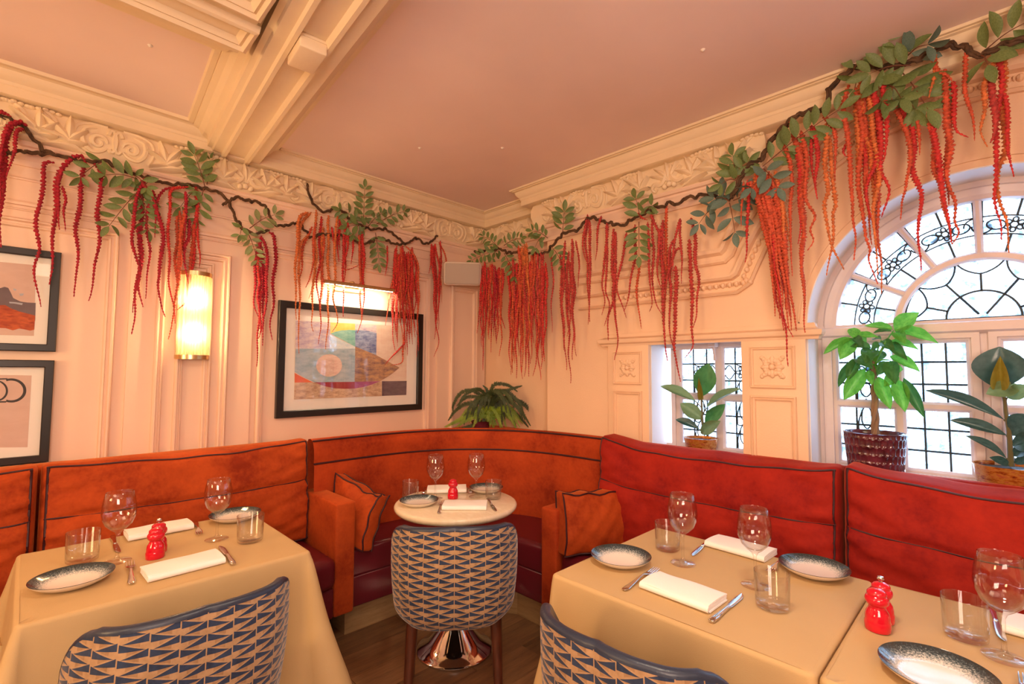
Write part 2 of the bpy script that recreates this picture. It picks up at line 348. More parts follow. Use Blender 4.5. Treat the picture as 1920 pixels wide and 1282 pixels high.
def rodm():
    m = bpy.data.materials.new('ribbed_glass_rod'); m.use_nodes = True; nt = m.node_tree; nt.nodes.clear(); o = nd(nt, 'ShaderNodeOutputMaterial')
    t = nd(nt, 'ShaderNodeBsdfTransparent'); l = nd(nt, 'ShaderNodeBsdfTranslucent'); g = nd(nt, 'ShaderNodeBsdfGlossy'); g.inputs[1].default_value = .1
    t.inputs[0].default_value = (.97, .93, .85, 1); l.inputs[0].default_value = (.98, .92, .8, 1)
    a = nd(nt, 'ShaderNodeMixShader'); a.inputs[0].default_value = .38; b = nd(nt, 'ShaderNodeMixShader'); b.inputs[0].default_value = .12
    nt.links.new(t.outputs[0], a.inputs[1]); nt.links.new(l.outputs[0], a.inputs[2]); nt.links.new(a.outputs[0], b.inputs[1]); nt.links.new(g.outputs[0], b.inputs[2]); nt.links.new(b.outputs[0], o.inputs[0]); return m
RODM = rodm()
# ------------------------------------------------------------------ room shell
CZ = 2.69; XE, YE = 6.6, -6.4
floor = struct(MB().box(-.3, XE, YE, .3, -.12, -.02).build('floor', FLOORW[0], smooth=False))
pl = [MB().box(-.0895, .0895, -.6, .6, -.02, 0).mesh('plank', FLOORW[i], False) for i in range(3)]
for i in range(22):
    for j in range(4):
        x = .09+.18*i; y = -.55-1.203*j-(.45*(i*5 % 3)); o = link('plank', pl[(i*7+j*3) % 3], floor, (x, y, 0))
ceiling = struct(MB().box(-.3, XE, YE, .3, CZ, CZ+.12).build('ceiling', CEILP, smooth=False))
wall_left = struct(MB().box(-.25, 0, YE, .25, 0, CZ).build('wall_left', PAINT, smooth=False))
wl2 = struct(MB().box(XE, XE+.2, YE, .25, 0, CZ).build('wall_right', PAINT, smooth=False))
wl3 = struct(MB().box(-.25, XE, YE-.2, YE, 0, CZ).build('wall_front', PAINT, smooth=False))
# window wall with its two openings (depth .30 behind the room face)
AX, AZ, AR = 2.995, 1.615, .62
SX0, SX1, SZ1, SILL = 1.529, 2.110, 1.595, .915
# the window bay stands YW forward of the room corner; its parts are drawn in bay units (1 unit = .9373 m)
YW, KB, BX, BZ, BAY0 = -.17, .9373, .1912, .0878, .84
def bay(o):
    for c in [o]+list(o.children_recursive):
        if c.type == 'MESH':
            n = len(c.data.vertices); v = np.empty(n*3); c.data.vertices.foreach_get('co', v); v = v.reshape(-1, 3)*KB+np.array([BX, YW, BZ]); c.data.vertices.foreach_set('co', v.ravel()); c.data.update()
    return o
BU = lambda x: BX+KB*x
BV = lambda z: BZ+KB*z
m = MB(); T = .40; ax, az, ar_ = BU(AX), BV(AZ), KB*AR; x0s, x1s, z1s, sil = BU(SX0), BU(SX1), BV(SZ1), BV(SILL)
m.box(-.25, BAY0, 0, .25, 0, CZ)
for b in ((BAY0, XE, 0, sil), (BAY0, x0s, sil, az), (x1s, ax-ar_, sil, az), (ax+ar_, XE, sil, az), (x0s, x1s, z1s, az), (BAY0, ax-ar_, az, CZ), (ax+ar_, XE, az, CZ)):
    m.box(b[0], b[1], YW, YW+T, b[2], b[3])
NA = 48
for i in range(NA):
    a0, a1 = PI-PI*i/NA, PI-PI*(i+1)/NA
    p0 = (ax+ar_*math.cos(a0), az+ar_*math.sin(a0)); p1 = (ax+ar_*math.cos(a1), az+ar_*math.sin(a1))
    m.prism([p0, p1, (p1[0], CZ), (p0[0], CZ)], 1, YW, YW+T)
wall_back = struct(m.build('wall_back', PAINTR, smooth=True, angle=25))
# ---- cornice, frieze and picture moulding running round both walls (step-out over the windows)
PATH = [(0, YE), (0, 0), (.73, 0), (.73, YW), (XE, YW)]
PFR = [(0, YE), (0, 0), (.80, 0), (.80, YW), (2.22, YW), (2.22, YW+.05)]
cor = [(0, CZ+.01), (.12, CZ+.01), (.12, 2.676), (.108, 2.672), (.104, 2.655), (.094, 2.640), (.082, 2.632), (.080, 2.618), (.076, 2.614), (.076, 2.578), (.070, 2.574), (.03, 2.570), (-.02, 2.570)]
tr1 = struct(sweep_plan(MB(), PATH, cor).build('trim_1', PLASTER, smooth=True, angle=30))
fr = [(.030, 2.571), (.052, 2.555), (.062, 2.52), (.062, 2.48), (.052, 2.44), (.034, 2.412), (.030, 2.405)]
tr2 = struct(sweep_plan(MB(), PFR, fr).build('trim_2', PLASTER, smooth=True, angle=30))
bd = [(.028, 2.408), (.048, 2.402), (.052, 2.392), (.046, 2.382), (.034, 2.378), (.034, 2.366), (.026, 2.356), (.022, 2.335), (.014, 2.325), (.012, 2.300), (-.01, 2.298), (-.05, 2.298)]
tr3 = struct(sweep_plan(MB(), PFR, bd).build('trim_3', PAINT, smooth=True, angle=30))
# ---- carved relief on the frieze: cartouches, acanthus leaves and shells
def frd(z):      # depth of the frieze face at height z
    return float(np.interp(z, [2.405, 2.412, 2.44, 2.48, 2.52, 2.555, 2.571], [.030, .034, .052, .062, .062, .052, .030]))
def rel(mb, pts, wall, off, w, h=.7, taper=True, n=26):
    P = spline(pts, n); k = len(P)
    w = w*1.35; R = np.full(k, w) if not taper else w*np.clip(np.sin(np.linspace(.12, 1, k)*PI*.93)**.7, .18, 1)
    Q = [wall(p[0], p[1], off+frd(p[1])+.1*w) for p in P]; mb.tube(Q, R, n=6)
def spiral(c, r, turns, a0, sg=1, n=14):
    return [(c[0]+r*(1-.78*t)*math.cos(a0+sg*2*PI*turns*t), c[1]+r*(1-.78*t)*math.sin(a0+sg*2*PI*turns*t)) for t in np.linspace(0, 1, n)]
def lobe(mb, wall, off, p, q, w, bulge=.012):
    p = np.array(p); q = np.array(q); d = q-p; L = np.linalg.norm(d); t = np.array([-d[1], d[0]])/L; G = []; bd_ = .13+.30*(1 if d[0] < 0 else -1)*min(1, abs(d[0])/.03)
    for i in range(9):
        u = i/8; c = p+d*u+t*bd_*L*u*u; ww = w*math.sin(PI*min(1, .08+.86*u))**.8; row = []
        for j in range(5):
            s_ = (j-2)/2; z = float(np.clip(c[1]+t[1]*ww*s_, 2.404, 2.568)); row.append(wall(c[0]+t[0]*ww*s_, z, off+frd(z)-.002+1.5*bulge*(1-s_*s_*.9)*(.4+.9*u)*(1 if abs(s_) < .9 else .15)))
        G.append(row)
    mb.grid(G)
def cartouche(mb, wall, off, u, s=1):
    for k in (-1, 1):
        rel(mb, [(u+k*.016*math.cos(a)+k*.012, 2.492+.05*math.sin(a)) for a in np.linspace(.5, 5.4, 12)], wall, off, .0075*s, taper=False)
        rel(mb, spiral((u-k*.062, 2.475), .034, 1.25, 0 if k > 0 else PI, k), wall, off, .0085*s)
        rel(mb, [(u-k*.03, 2.455), (u-k*.05, 2.437), (u-k*.09, 2.433), (u-k*.118, 2.47), (u-k*.112, 2.52), (u-k*.07, 2.54)], wall, off, .009*s)
        rel(mb, [(u+k*.135, 2.425), (u+k*.152, 2.475), (u+k*.14, 2.53), (u+k*.09, 2.556), (u+k*.03, 2.560)], wall, off, .006*s, taper=False)
def acanthus(mb, wall, off, u, s=1, fl=1):
    for i, (a, l, w) in enumerate(((25, .10, .020), (48, .125, .021), (72, .14, .022), (96, .14, .021), (122, .12, .019), (150, .09, .016))):
        a = math.radians(a); lobe(mb, wall, off, (u-fl*.02+fl*.016*(i-2), 2.415+.004*i), (u+fl*l*math.cos(a)*.8, 2.415+l*math.sin(a)), w, .020)
    rel(mb, spiral((u+fl*.085, 2.455), .030, 1.2, PI/2, -fl), wall, off, .009)
    rel(mb, [(u-fl*.07, 2.413), (u-fl*.03, 2.43), (u+fl*.02, 2.47), (u+fl*.05, 2.53), (u+fl*.09, 2.562)], wall, off, .010)
    for q in range(5):     # curling crown leaves under the cornice
        mb.sphere(wall(u+fl*(.035+.022*q), 2.560-.003*abs(q-2), off+.056), (.013, .013, .009), 8, 5)
def shell(mb, wall, off, u):
    for a in (40, 65, 90, 115, 140):
        a = math.radians(a); lobe(mb, wall, off, (u+.01*math.cos(a), 2.455), (u+.09*math.cos(a), 2.46+.1*math.sin(a)), .016, .016)
    for k in (-1, 1):
        rel(mb, [(u+k*.012, 2.545), (u+k*.02, 2.48), (u+k*.05, 2.448), (u+k*.085, 2.455), (u+k*.105, 2.435), (u+k*.09, 2.418), (u+k*.076, 2.43)], wall, off, .011)
        mb.sphere(wall(u+k*.028, 2.43, off+.052), (.016,)*3, 10, 6)
    mb.sphere(wall(u, 2.438, off+.056), (.017,)*3, 10, 6)
def run(wall, off, seq, parent):
    for kind, u, fl in seq:
        mb = MB()
        if kind == 'c': cartouche(mb, wall, off, u)
        elif kind == 's': shell(mb, wall, off, u)
        else: acanthus(mb, wall, off, u, 1, fl)
        mb.build({'c': 'scroll_cartouche', 's': 'shell_ornament', 'a': 'acanthus_leaf'}[kind], PLASTER, parent)
run(WL, 0, [('a', -2.72, -1), ('a', -2.93, 1), ('c', -2.451, 1), ('a', -2.24, 1), ('s', -1.872, 1), ('a', -1.66, -1), ('a', -2.10, 1), ('c', -1.33, 1), ('a', -1.10, 1), ('s', -.88, 1), ('a', -.66, -1), ('c', -.42, 1), ('a', -.18, 1), ('a', -1.99, -1), ('a', -1.76, 1), ('a', -1.51, -1), ('a', -.99, -1), ('a', -.77, 1), ('a', -2.62, -1)], tr2)
run(lambda u, z, d: (u, -d, z), 0, [('a', .20, 1), ('s', .42, 1), ('a', .60, 1)], tr2)
run(lambda u, z, d: (u, YW-d, z), 0, [('a', .97, -1), ('c', 1.22, 1), ('a', 1.46, 1), ('s', 1.78, 1), ('a', 2.04, -1), ('a', 1.06, 1), ('a', 1.60, -1), ('a', 1.92, 1), ('a', 2.14, 1)], tr2)
# ---- left wall panel mouldings
MP = [(0, 0), (0, .020), (.006, .028), (.013, .028), (.017, .012), (.026, .012), (.029, .020), (.036, .017), (.040, 0)]
def frame(u0, u1, z0, z1, wall, parent, prof=MP, mat=PAINT, name='panel_moulding', sc=1., base=0):
    pr_ = [(t*sc, d*sc+base) for t, d in prof]
    return sweep_wall(MB(), [(u0, z0), (u0, z1), (u1, z1), (u1, z0)], pr_, wall, True).build(name, mat, parent, angle=25)
def strip(mb, u0, u1, z0, z1, d, wall, base=0):
    p = [wall(u0, z0, base), wall(u1, z1, d+base)]; a = np.minimum(*p); b = np.maximum(*p); return mb.box(a[0], b[0], a[1], b[1], a[2], b[2])
frame(-4.2, -2.415, .30, 2.062, WL, wall_left)
MB().box(0, .022, -2.362, -1.80, 0, 2.30).build('pilaster', PAINT, wall_left, smooth=False)
frame(-2.255, -1.925, .30, 2.03, WL, wall_left, base=.022); frame(-2.165, -2.005, .36, 1.975, WL, wall_left, base=.022, sc=.9)
frame(-1.765, -.565, .30, 2.105, WL, wall_left)
MB().box(0, .022, -.50, -.02, 0, 2.30).build('pilaster', PAINT, wall_left, smooth=False)
frame(-.385, -.115, .30, 2.06, WL, wall_left, base=.022)
for z, h, d in ((2.236, .012, .010), (2.122, .022, .016), (2.10, .008, .010)):
    mb = MB(); pr_ = [(0, z), (d, z), (d*1.1, z+h*.5), (d*.6, z+h), (0, z+h)]
    sweep_plan(mb, [(.0 if z < 2.2 else 0, YE), (0, -2.362)], pr_); sweep_plan(mb, [(.022, -2.362), (.022, -1.80)], pr_); sweep_plan(mb, [(0, -1.80), (0, -.50)], pr_); sweep_plan(mb, [(.022, -.50), (.022, -.02)], pr_)
    mb.build('rail_moulding', PAINT, wall_left, angle=25)
# ---- window wall: pilasters, lintel caps, carved squares, panel and arch mouldings
def rosette(u, z, s, base, parent):
    mb = MB()
    for k in range(4):
        a = k*PI/2
        for da in (-.42, 0, .42):
            c, d = math.cos(a+da), math.sin(a+da); mb.sphere(WR(u+s*.36*c, z+s*.36*d, base), (s*.15+.10*s*abs(c)*(da == 0), .014, s*.15+.10*s*abs(d)*(da == 0)), 10, 6)
        c, d = math.cos(a+PI/4), math.sin(a+PI/4)
        for q in (.52, .74, .92): mb.sphere(WR(u+s*q*.8*c, z+s*q*.8*d, base), (s*.16*(1.25-q*.6), .012, s*.16*(1.25-q*.6)), 10, 6)
        mb.tube([WR(u+s*p[0], z+s*p[1], base+.004) for p in [(c*.2+.0, d*.2), (c*.45-d*.12, d*.45+c*.12), (c*.72, d*.72), (c*.66+d*.12, d*.66-c*.12)]], s*.05, 6)
    mb.sphere(WR(u, z, base), (s*.17, .020, s*.17), 12, 6)
    mb.tube([WR(u+s*.24*math.cos(t), z+s*.24*math.sin(t), base+.004) for t in np.linspace(0, 2*PI, 20)], s*.035, 6)
    return mb.build('carved_rosette', PAINTR, parent)
for x0, x1, dx in ((1.236, SX0, 0), (2.072, AX-AR, 0), (2*AX-2.375+.0, 2*AX-2.072, 0)):
    MB().rbox(x0, x1, -.030, .01, 0, 1.562, .004, 1).build('pilaster', PAINTR, wall_back, angle=30)
    w = x1-x0; sq0 = x0+w*.17; sq1 = x1-w*.17; sw = sq1-sq0
    frame(sq0-.006, sq1+.006, 1.318, 1.318+sw+.012, WR, wall_back, base=.030, sc=.42, mat=PAINTR)
    rosette((sq0+sq1)/2, 1.324+sw/2, sw*.47, .030, wall_back)
    frame(sq0-.006, sq1+.006, .30, 1.279, WR, wall_back, base=.030, sc=.6, mat=PAINTR)
cp = [(0, 1.560), (.030, 1.560), (.034, 1.572), (.046, 1.580), (.050, 1.592), (.050, 1.604), (.030, 1.610), (.018, 1.618), (.012, 1.640), (0, 1.642)]
mb = MB()
for x0, x1 in ((1.222, 2.40), (2*AX-2.40, 2*AX-2.05)): sweep_plan(mb, [(x0, .02), (x0, 0), (x1, 0), (x1, .02)], cp)
mb.build('lintel_moulding', PAINTR, wall_back, angle=25)
arc = lambda r, a0, a1, n=40: [(AX+r*math.cos(a), AZ+r*math.sin(a)) for a in np.linspace(a0, a1, n)]
OUT = [(.995, 1.872), (2.04, 1.872)]+[(2.085+.0, 1.90)]+arc(.945, PI-.43, .02, 60)
sweep_wall(MB(), OUT, [(.054, 0), (.054, .018), (.044, .030), (.034, .014), (.02, .010), (-.022, .010), (-.028, .036), (-.040, .050), (-.052, .050), (-.054, 0)], WR).build('arch_moulding', PAINTR, wall_back, angle=25)
mb = MB(); Pp = spline(OUT, 400); L = np.concatenate([[0], np.cumsum(np.linalg.norm(np.diff(Pp, axis=0), axis=1))])
for s_ in np.arange(.3, L[-1], .036):
    c = np.array([np.interp(s_, L, Pp[:, k]) for k in (0, 1)]); mb.sphere(WR(c[0], c[1], .010), (.0135, .022, .0160), 8, 6)
    c = np.array([np.interp(s_+.018, L, Pp[:, k]) for k in (0, 1)]); mb.sphere(WR(c[0], c[1], .012), (.0035, .018, .012), 6, 4)
mb.build('egg_and_dart_band', PAINTR, wall_back)
INN = [(.99, 2.02), (1.985, 2.02)]+arc(1.068, PI-.415, .02, 60)
sweep_wall(MB(), INN, [(.026, 0), (.026, .014), (.016, .026), (.004, .026), (.0, .012), (-.020, .014), (-.034, .038), (-.048, .046), (-.058, .042), (-.058, 0)], WR).build('panel_moulding', PAINTR, wall_back, angle=25)
sweep_wall(MB(), [(AX-.655, 1.642)]+arc(.655, PI-.03, .03, 60)+[(AX+.655, 1.642)], [(.006, 0), (.004, .006), (-.006, .006), (-.008, 0)], WR).build('arch_fillet', PAINTR, wall_back, angle=25)
for c in list(wall_back.children): bay(c)
# ---- ceiling beams
def beamline(x, y): return y-.080*(x-.1)
mb = MB(); X = np.array([0, 1., 2.6, 4.6, XE])
pb = [(-2.150, CZ), (-2.142, 2.672), (-2.120, 2.664), (-2.10, 2.64), (-2.075, 2.632), (-2.072, 2.598), (-2.052, 2.594), (-2.048, 2.578), (-2.006, 2.578), (-2.000, 2.562), (-1.984, 2.562), (-1.972, 2.586), (-1.892, 2.586), (-1.882, 2.562), (-1.866, 2.562), (-1.860, 2.578), (-1.812, 2.578), (-1.808, 2.602), (-1.79, 2.622), (-1.765, 2.640), (-1.742, 2.668), (-1.722, 2.672), (-1.715, CZ)]
mb.grid([[(x, beamline(x, y), z) for y, z in pb] for x in X]); beam = struct(mb.build('trim_4', PLASTER, angle=25))
# crossing beam with two sunk panels, parallel to the left wall
Y = np.array([YE, -4, -2.20])
pb2 = [(.895, CZ), (.905, 2.665), (.95, 2.650), (1.04, 2.640), (1.05, 2.600), (1.075, 2.580), (1.62, 2.580), (1.65, 2.60), (1.66, 2.64), (1.74, 2.66), (1.76, CZ)]
beam2 = struct(MB().grid([[(x, y, z) for x, z in pb2] for y in Y]).build('trim_5', PLASTER, angle=25))
def ceilframe(x0, x1, y0, y1, parent):
    mb = MB(); pr_ = [(0, 2.581), (.004, 2.556), (.016, 2.552), (.024, 2.566), (.034, 2.562), (.044, 2.574), (.050, 2.581)]
    sweep_plan(mb, [(x0, y0), (x0, y1), (x1, y1), (x1, y0)], pr_, True); mb.build('beam_panel_moulding', PLASTER, parent, angle=25)
ceilframe(1.125, 1.285, -5.2, -2.185, beam2); ceilframe(1.335, 1.52, -5.2, -2.20, beam2)
# left bay: inner fillet against the ceiling along the beam and the wall
mb = MB(); sweep_plan(mb, [(.12, YE), (.12, -2.150), (.895, -2.212), (.895, YE)], [(-.02, CZ), (0, 2.676), (.020, 2.676), (.026, CZ)]); struct(mb.build('trim_6', PLASTER, angle=25))
mb = MB(); sweep_plan(mb, [(.12, -1.715), (.12, -.12), (.61, -.12), (.61, YW-.12), (XE, YW-.12)], [(0, CZ), (.0, 2.680), (.014, 2.680), (.018, CZ)]); struct(mb.build('trim_7', PLASTER, angle=25))
# wiring box on the beam and the small ceiling hooks
b = thing('wiring_cover_box', 'pale rectangular cover box fixed under the main ceiling beam', 'cover box', (1.285, beamline(1.285, -1.932), 2.586), -.08)
MB().rbox(-.075, .075, -.048, .048, -.052, 0, .006, 2).build('cover', PLASTER, b); MB().rbox(-.079, .079, -.052, .052, -.012, 0, .004, 1).build('base_plate', PLASTER, b)
for (x, y), t in zip(((.696, -2.415), (.706, -1.144), (1.048, -.807), (2.247, -.839)), ('small white ceiling hook in the left ceiling bay', 'small white ceiling hook nearest the left wall cornice in the right bay', 'small white ceiling hook nearest the room corner', 'small white ceiling hook above the small window')):
    h = thing('ceiling_hook', t, 'hook', (x, y, CZ), 0, 'hooks in the ceiling'); MB().lathe([(.010, 0), (.009, -.003), (.006, -.006), (.003, -.008)], n=12, capt=True).build('screw_plate', SOCKET, h)
# ------------------------------------------------------------------ windows
GY = .20
def came(mb, pts, r=.0045, n=5): mb.tube([(p[0], GY, p[1]) for p in pts], max(r*1.05, .0034), n=n)
def pane_rect(par, x0, x1, z0, z1):
    MB().box(x0, x1, GY-.0015, GY+.0015, z0, z1).build('pane', PANE, par, smooth=False)
def lights(par, x0, x1, z0, z1, cx, cz):
    xs = [x0]+cx+[x1]; zs = [z0]+cz+[z1]; mb = MB()
    for i in range(len(xs)-1):
        for j in range(len(zs)-1): pane_rect(par, xs[i], xs[i+1], zs[j], zs[j+1])
    for x in cx: came(mb, [(x, z0), (x, z1)])
    for z in cz: came(mb, [(x0, z), (x1, z)])
    for p in ([(x0, z0), (x0, z1)], [(x1, z0), (x1, z1)], [(x0, z0), (x1, z0)], [(x0, z1), (x1, z1)]): came(mb, p, .004)
    return mb
def circ(c, rx, rz, a0=0, a1=2*PI, n=20, rot=0):
    t = np.linspace(a0, a1, n); X_ = rx*np.cos(t); Z_ = rz*np.sin(t)
    return [(c[0]+x*math.cos(rot)-z*math.sin(rot), c[1]+x*math.sin(rot)+z*math.cos(rot)) for x, z in zip(X_, Z_)]
def petals(par, mb, c, r, n=6, rot=0):
    came(mb, circ(c, r*.42, r*.42, n=14), .0026)
    for k in range(n):
        a = rot+2*PI*k/n; q = (c[0]+r*.72*math.cos(a), c[1]+r*.72*math.sin(a)); came(mb, circ(q, r*.34, r*.27, n=14, rot=a), .0024)
        MB().prism(circ(q, r*.32, r*.25, n=12, rot=a)[:-1], 1, GY-.003, GY-.0015).build('pane', PANE, par, smooth=False)
def tulips(mb, x, z0, z1, w):      # nested bell curves of a stylised tulip column
    h = z1-z0; k = max(1, int(round(h/.13))); s = h/k
    for i in range(k):
        b = z0+i*s
        came(mb, spline([(x-w*.42, b+s*.05), (x-w*.40, b+s*.5), (x-w*.14, b+s*.95), (x, b+s), (x+w*.14, b+s*.95), (x+w*.40, b+s*.5), (x+w*.42, b+s*.05)], 20), .0026)
        came(mb, spline([(x-w*.22, b+s*.86), (x-w*.24, b+s*.45), (x, b+s*.22), (x+w*.24, b+s*.45), (x+w*.22, b+s*.86)], 16), .0026)
        came(mb, circ((x-w*.24, b+s*.12), w*.24, s*.14, PI, 2*PI, 10), .0026); came(mb, circ((x+w*.24, b+s*.12), w*.24, s*.14, PI, 2*PI, 10), .0026)
def lens(mb, x0, x1, z, h):
    for sg in (-1, 1): came(mb, spline([(x0, z), ((x0+x1)/2, z+sg*h), (x1, z)], 12), .0026)
def bars(mb, rects, y0, y1):
    for x0, x1, z0, z1 in rects: mb.box(x0, x1, y0, y1, z0, z1)
    return mb
def beading(par, x0, x1, z0, z1):   # chamfered inner edge of a glazing bar opening
    mb = MB(); sweep_wall(mb, [(x0, z0), (x0, z1), (x1, z1), (x1, z0)], [(-.001, -GY+.022), (.010, -GY+.012), (.012, -GY)], WR, True); mb.build('glazing_bead', FRAMEP, par, angle=25)
w1 = struct(empty('window_1', (0, 0, 0)))
bars(MB(), [(SX0-.01, SX1, .915, .953), (SX0-.01, SX1, 1.548, 1.60), (1.585, 1.626, .953, 1.548), (1.852, 1.886, .953, 1.548), (2.080, SX1, .953, 1.548), (1.626, 1.852, 1.238, 1.262), (1.886, 2.080, 1.238, 1.262)], GY-.022, GY+.02).build('sash_frame', FRAMEP, w1, smooth=False)
bars(MB(), [(1.575, 1.862, 1.535, 1.572), (1.575, 1.600, .94, 1.54)], GY-.034, GY-.01).build('casement_stile', FRAMEP, w1, smooth=False)
for (x0, x1, cx) in ((1.626, 1.852, [1.706, 1.788]), (1.886, 2.080, [1.955])):
    for (z0, z1, cz) in ((.953, 1.238, [1.046, 1.143]), (1.262, 1.548, [1.347, 1.446])):
        mb = lights(w1, x0, x1, z0, z1, cx, cz); xa, xb = (1.706, 1.788) if x0 < 1.8 else (1.955, 2.035); xm = (xa+xb)/2; wd = xb-xa
        if z0 > 1.2:
            petals(w1, mb, (xm, 1.396), .034); tulips(mb, xm, 1.268, 1.352, wd)
            lens(mb, x0 if x0 > 1.8 else 1.788, 1.955 if x0 > 1.8 else x1, 1.396, .040)
            for sg in (-1, 1): came(mb, spline([(xm, 1.43), (xm+sg*wd*.3, 1.436), (xm+sg*wd*.46, 1.446)], 8), .0024)
        else: tulips(mb, xm, .96, 1.232, wd)
        mb.build('lead_came', LEAD, w1); beading(w1, x0, x1, z0, z1)
lt = MB(); lt.rbox(1.83, 1.875, GY-.085, GY-.02, 1.545, 1.575, .006, 2); lt.tube([(1.855, GY-.06, 1.548), (1.862, GY-.065, 1.50), (1.858, GY-.05, 1.468)], [.008, .007, .010], 8); lt.sphere((1.838, GY-.06, 1.57), .013, 10, 6); lt.build('window_latch', FRAMEP, w1)
lin = MB(); lin.box(SX0, SX0+.004, -.001, GY+.02, SILL, SZ1); lin.box(SX1-.004, SX1, -.001, GY+.02, SILL, SZ1); lin.box(SX0, SX1, -.001, GY+.02, SZ1-.004, SZ1); lin.build('reveal_lining', REVEAL, w1, smooth=False)
sl = MB(); sl.rbox(SX0, SX1, -.02, GY, SILL-.02, SILL+.005, .006, 2); sl.build('window_sill', FRAMEP, w1)
# large arched window
w2 = struct(empty('window_2', (0, 0, 0)))
fm = MB(); mirror = lambda x: 2*AX-x
for sgn in (0, 1):
    mx = (lambda x: x) if not sgn else mirror
    for x0, x1, z0, z1 in ((2.376, 2.455, .915, 1.573), (2.690, 2.713, .955, 1.543), (2.947, 2.995, .915, 1.573), (2.455, 2.69, 1.543, 1.573), (2.713, 2.947, 1.543, 1.573), (2.455, 2.69, 1.238, 1.257), (2.713, 2.947, 1.238, 1.257), (2.455, 2.69, .915, .955), (2.713, 2.947, .915, .955)):
        a, b_ = sorted((mx(x0), mx(x1))); fm.box(a, b_, GY-.022, GY+.02, z0, z1)
fm.build('casement_frame', FRAMEP, w2, smooth=False)
st = MB()
for sgn in (0, 1):
    mx = (lambda x: x) if not sgn else mirror
    for x0, x1, z0, z1 in ((2.402, 2.440, .925, 1.575), (2.955, 2.982, .925, 1.575), (2.440, 2.955, 1.552, 1.575), (2.440, 2.955, .925, .945)):
        a, b_ = sorted((mx(x0), mx(x1))); st.box(a, b_, GY-.036, GY-.01, z0, z1)
st.build('casement_stile', FRAMEP, w2, smooth=False)
tm = MB(); sweep_wall(tm, [(2.376, 1.60), (2*AX-2.376, 1.60)], [(.030, -GY), (.030, -GY+.03), (.018, -GY+.05), (-.018, -GY+.05), (-.024, -GY+.035), (-.034, -GY+.03), (-.034, -GY)], WR); tm.build('transom', FRAMEP, w2, angle=25)
ar = MB(); sweep_wall(ar, [(AX-.580, 1.60)]+arc(.580, PI, 0, 60)+[(AX+.580, 1.60)], [(-.045, -GY-.02), (-.045, -GY+.022), (-.01, -GY+.026), (0, -GY+.04), (.03, -GY+.04), (.048, -GY+.03), (.052, -GY+.014), (.052, -GY-.02)], WR); ar.build('arch_frame', FRAMEP, w2, angle=25)
rg = MB(); sweep_wall(rg, arc(.288, PI, 0, 48), [(-.018, -GY-.02), (-.018, -GY+.012), (-.010, -GY+.024), (.010, -GY+.024), (.018, -GY+.012), (.018, -GY-.02)], WR)
for k in range(1, 6):
    a = PI*k/6; c, s_ = math.cos(a), math.sin(a); p0 = (AX+.30*c, AZ+.30*s_); p1 = (AX+.535*c, AZ+.535*s_)
    sweep_wall(rg, [p0, p1], [(-.014, -GY-.02), (-.014, -GY+.012), (-.006, -GY+.022), (.006, -GY+.022), (.014, -GY+.012), (.014, -GY-.02)], WR)
rg.build('fan_glazing_bars', FRAMEP, w2, angle=25)
for sgn in (0, 1):
    mx = (lambda x: x) if not sgn else mirror
    for x0, x1, cx in ((2.455, 2.690, [2.531, 2.612]), (2.713, 2.947, [2.787, 2.870])):
        for z0, z1, cz in ((.955, 1.238, [1.046, 1.145]), (1.257, 1.543, [1.347, 1.448])):
            a, b_ = sorted((mx(x0), mx(x1))); mb = lights(w2, a, b_, z0, z1, sorted(mx(x) for x in cx), cz)
            if x0 < 2.5:
                xm = mx(2.5715)
                if z0 > 1.2: petals(w2, mb, (xm, 1.397), .034); tulips(mb, xm, 1.262, 1.35, .08)
                else: tulips(mb, xm, .96, 1.234, .08)
            mb.build('lead_came', LEAD, w2); beading(w2, a, b_, z0, z1)
R0, R1 = .304, .537
for k in range(6):
    a0 = PI*k/6+(.03 if k else .02); a1 = PI*(k+1)/6-(.03 if k < 5 else .02); mb = MB(); am = (a0+a1)/2; r1, r2 = .383, .460
    P = lambda r, a: (AX+r*math.cos(a), AZ+r*math.sin(a))
    for ra, rb in ((R0, r1), (r1, r2), (r2, R1)):
        for aa, ab in ((a0, am), (am, a1)):
            poly = [P(ra, t) for t in np.linspace(aa, ab, 6)]+[P(rb, t) for t in np.linspace(ab, aa, 6)]
            MB().prism(poly, 1, GY-.0015, GY+.0015).build('pane', PANE, w2, smooth=False)
    came(mb, [P(R0, am), P(r1, am)]); came(mb, [P(r2, am), P(R1, am)])
    for r in (r1, r2): came(mb, [P(r, t) for t in np.linspace(a0, a1, 10)], .0026)
    c = P((r1+r2)/2, am); petals(w2, mb, c, .030, 6, am); w_ = (a1-a0)/2*.42
    for sg in (-1, 1):
        e = P((r1+r2)/2, am+sg*w_*.72+sg*.06); came(mb, circ(e, .030, .021, n=16, rot=am+PI/2), .0026)
        MB().prism(circ(e, .028, .019, n=14, rot=am+PI/2)[:-1], 1, GY-.003, GY-.0015).build('pane', PANE, w2, smooth=False)
        e = P((r1+r2)/2, a0 if sg < 0 else a1); came(mb, circ(e, .034, .034, am+PI+.2 if sg > 0 else am-PI*.0+.2-PI*.0, (am+2*PI-.2) if sg > 0 else am+PI-.2, n=12, rot=-PI/2), .0026)
    for r in (R0, R1): came(mb, [P(r, t) for t in np.linspace(a0, a1, 10)], .0035)
    for a in (a0, a1): came(mb, [P(R0, a), P(R1, a)], .0035)
    mb.build('lead_came', LEAD, w2)
mb = MB(); RI, rm = .270, .118; P = lambda r, a: (AX+r*math.cos(a), AZ+.022+r*math.sin(a)); ks = [PI*(k+.5)/7 for k in range(-0, 7)]
ed = [0]+[PI*k/5 for k in range(1, 5)]+[PI]
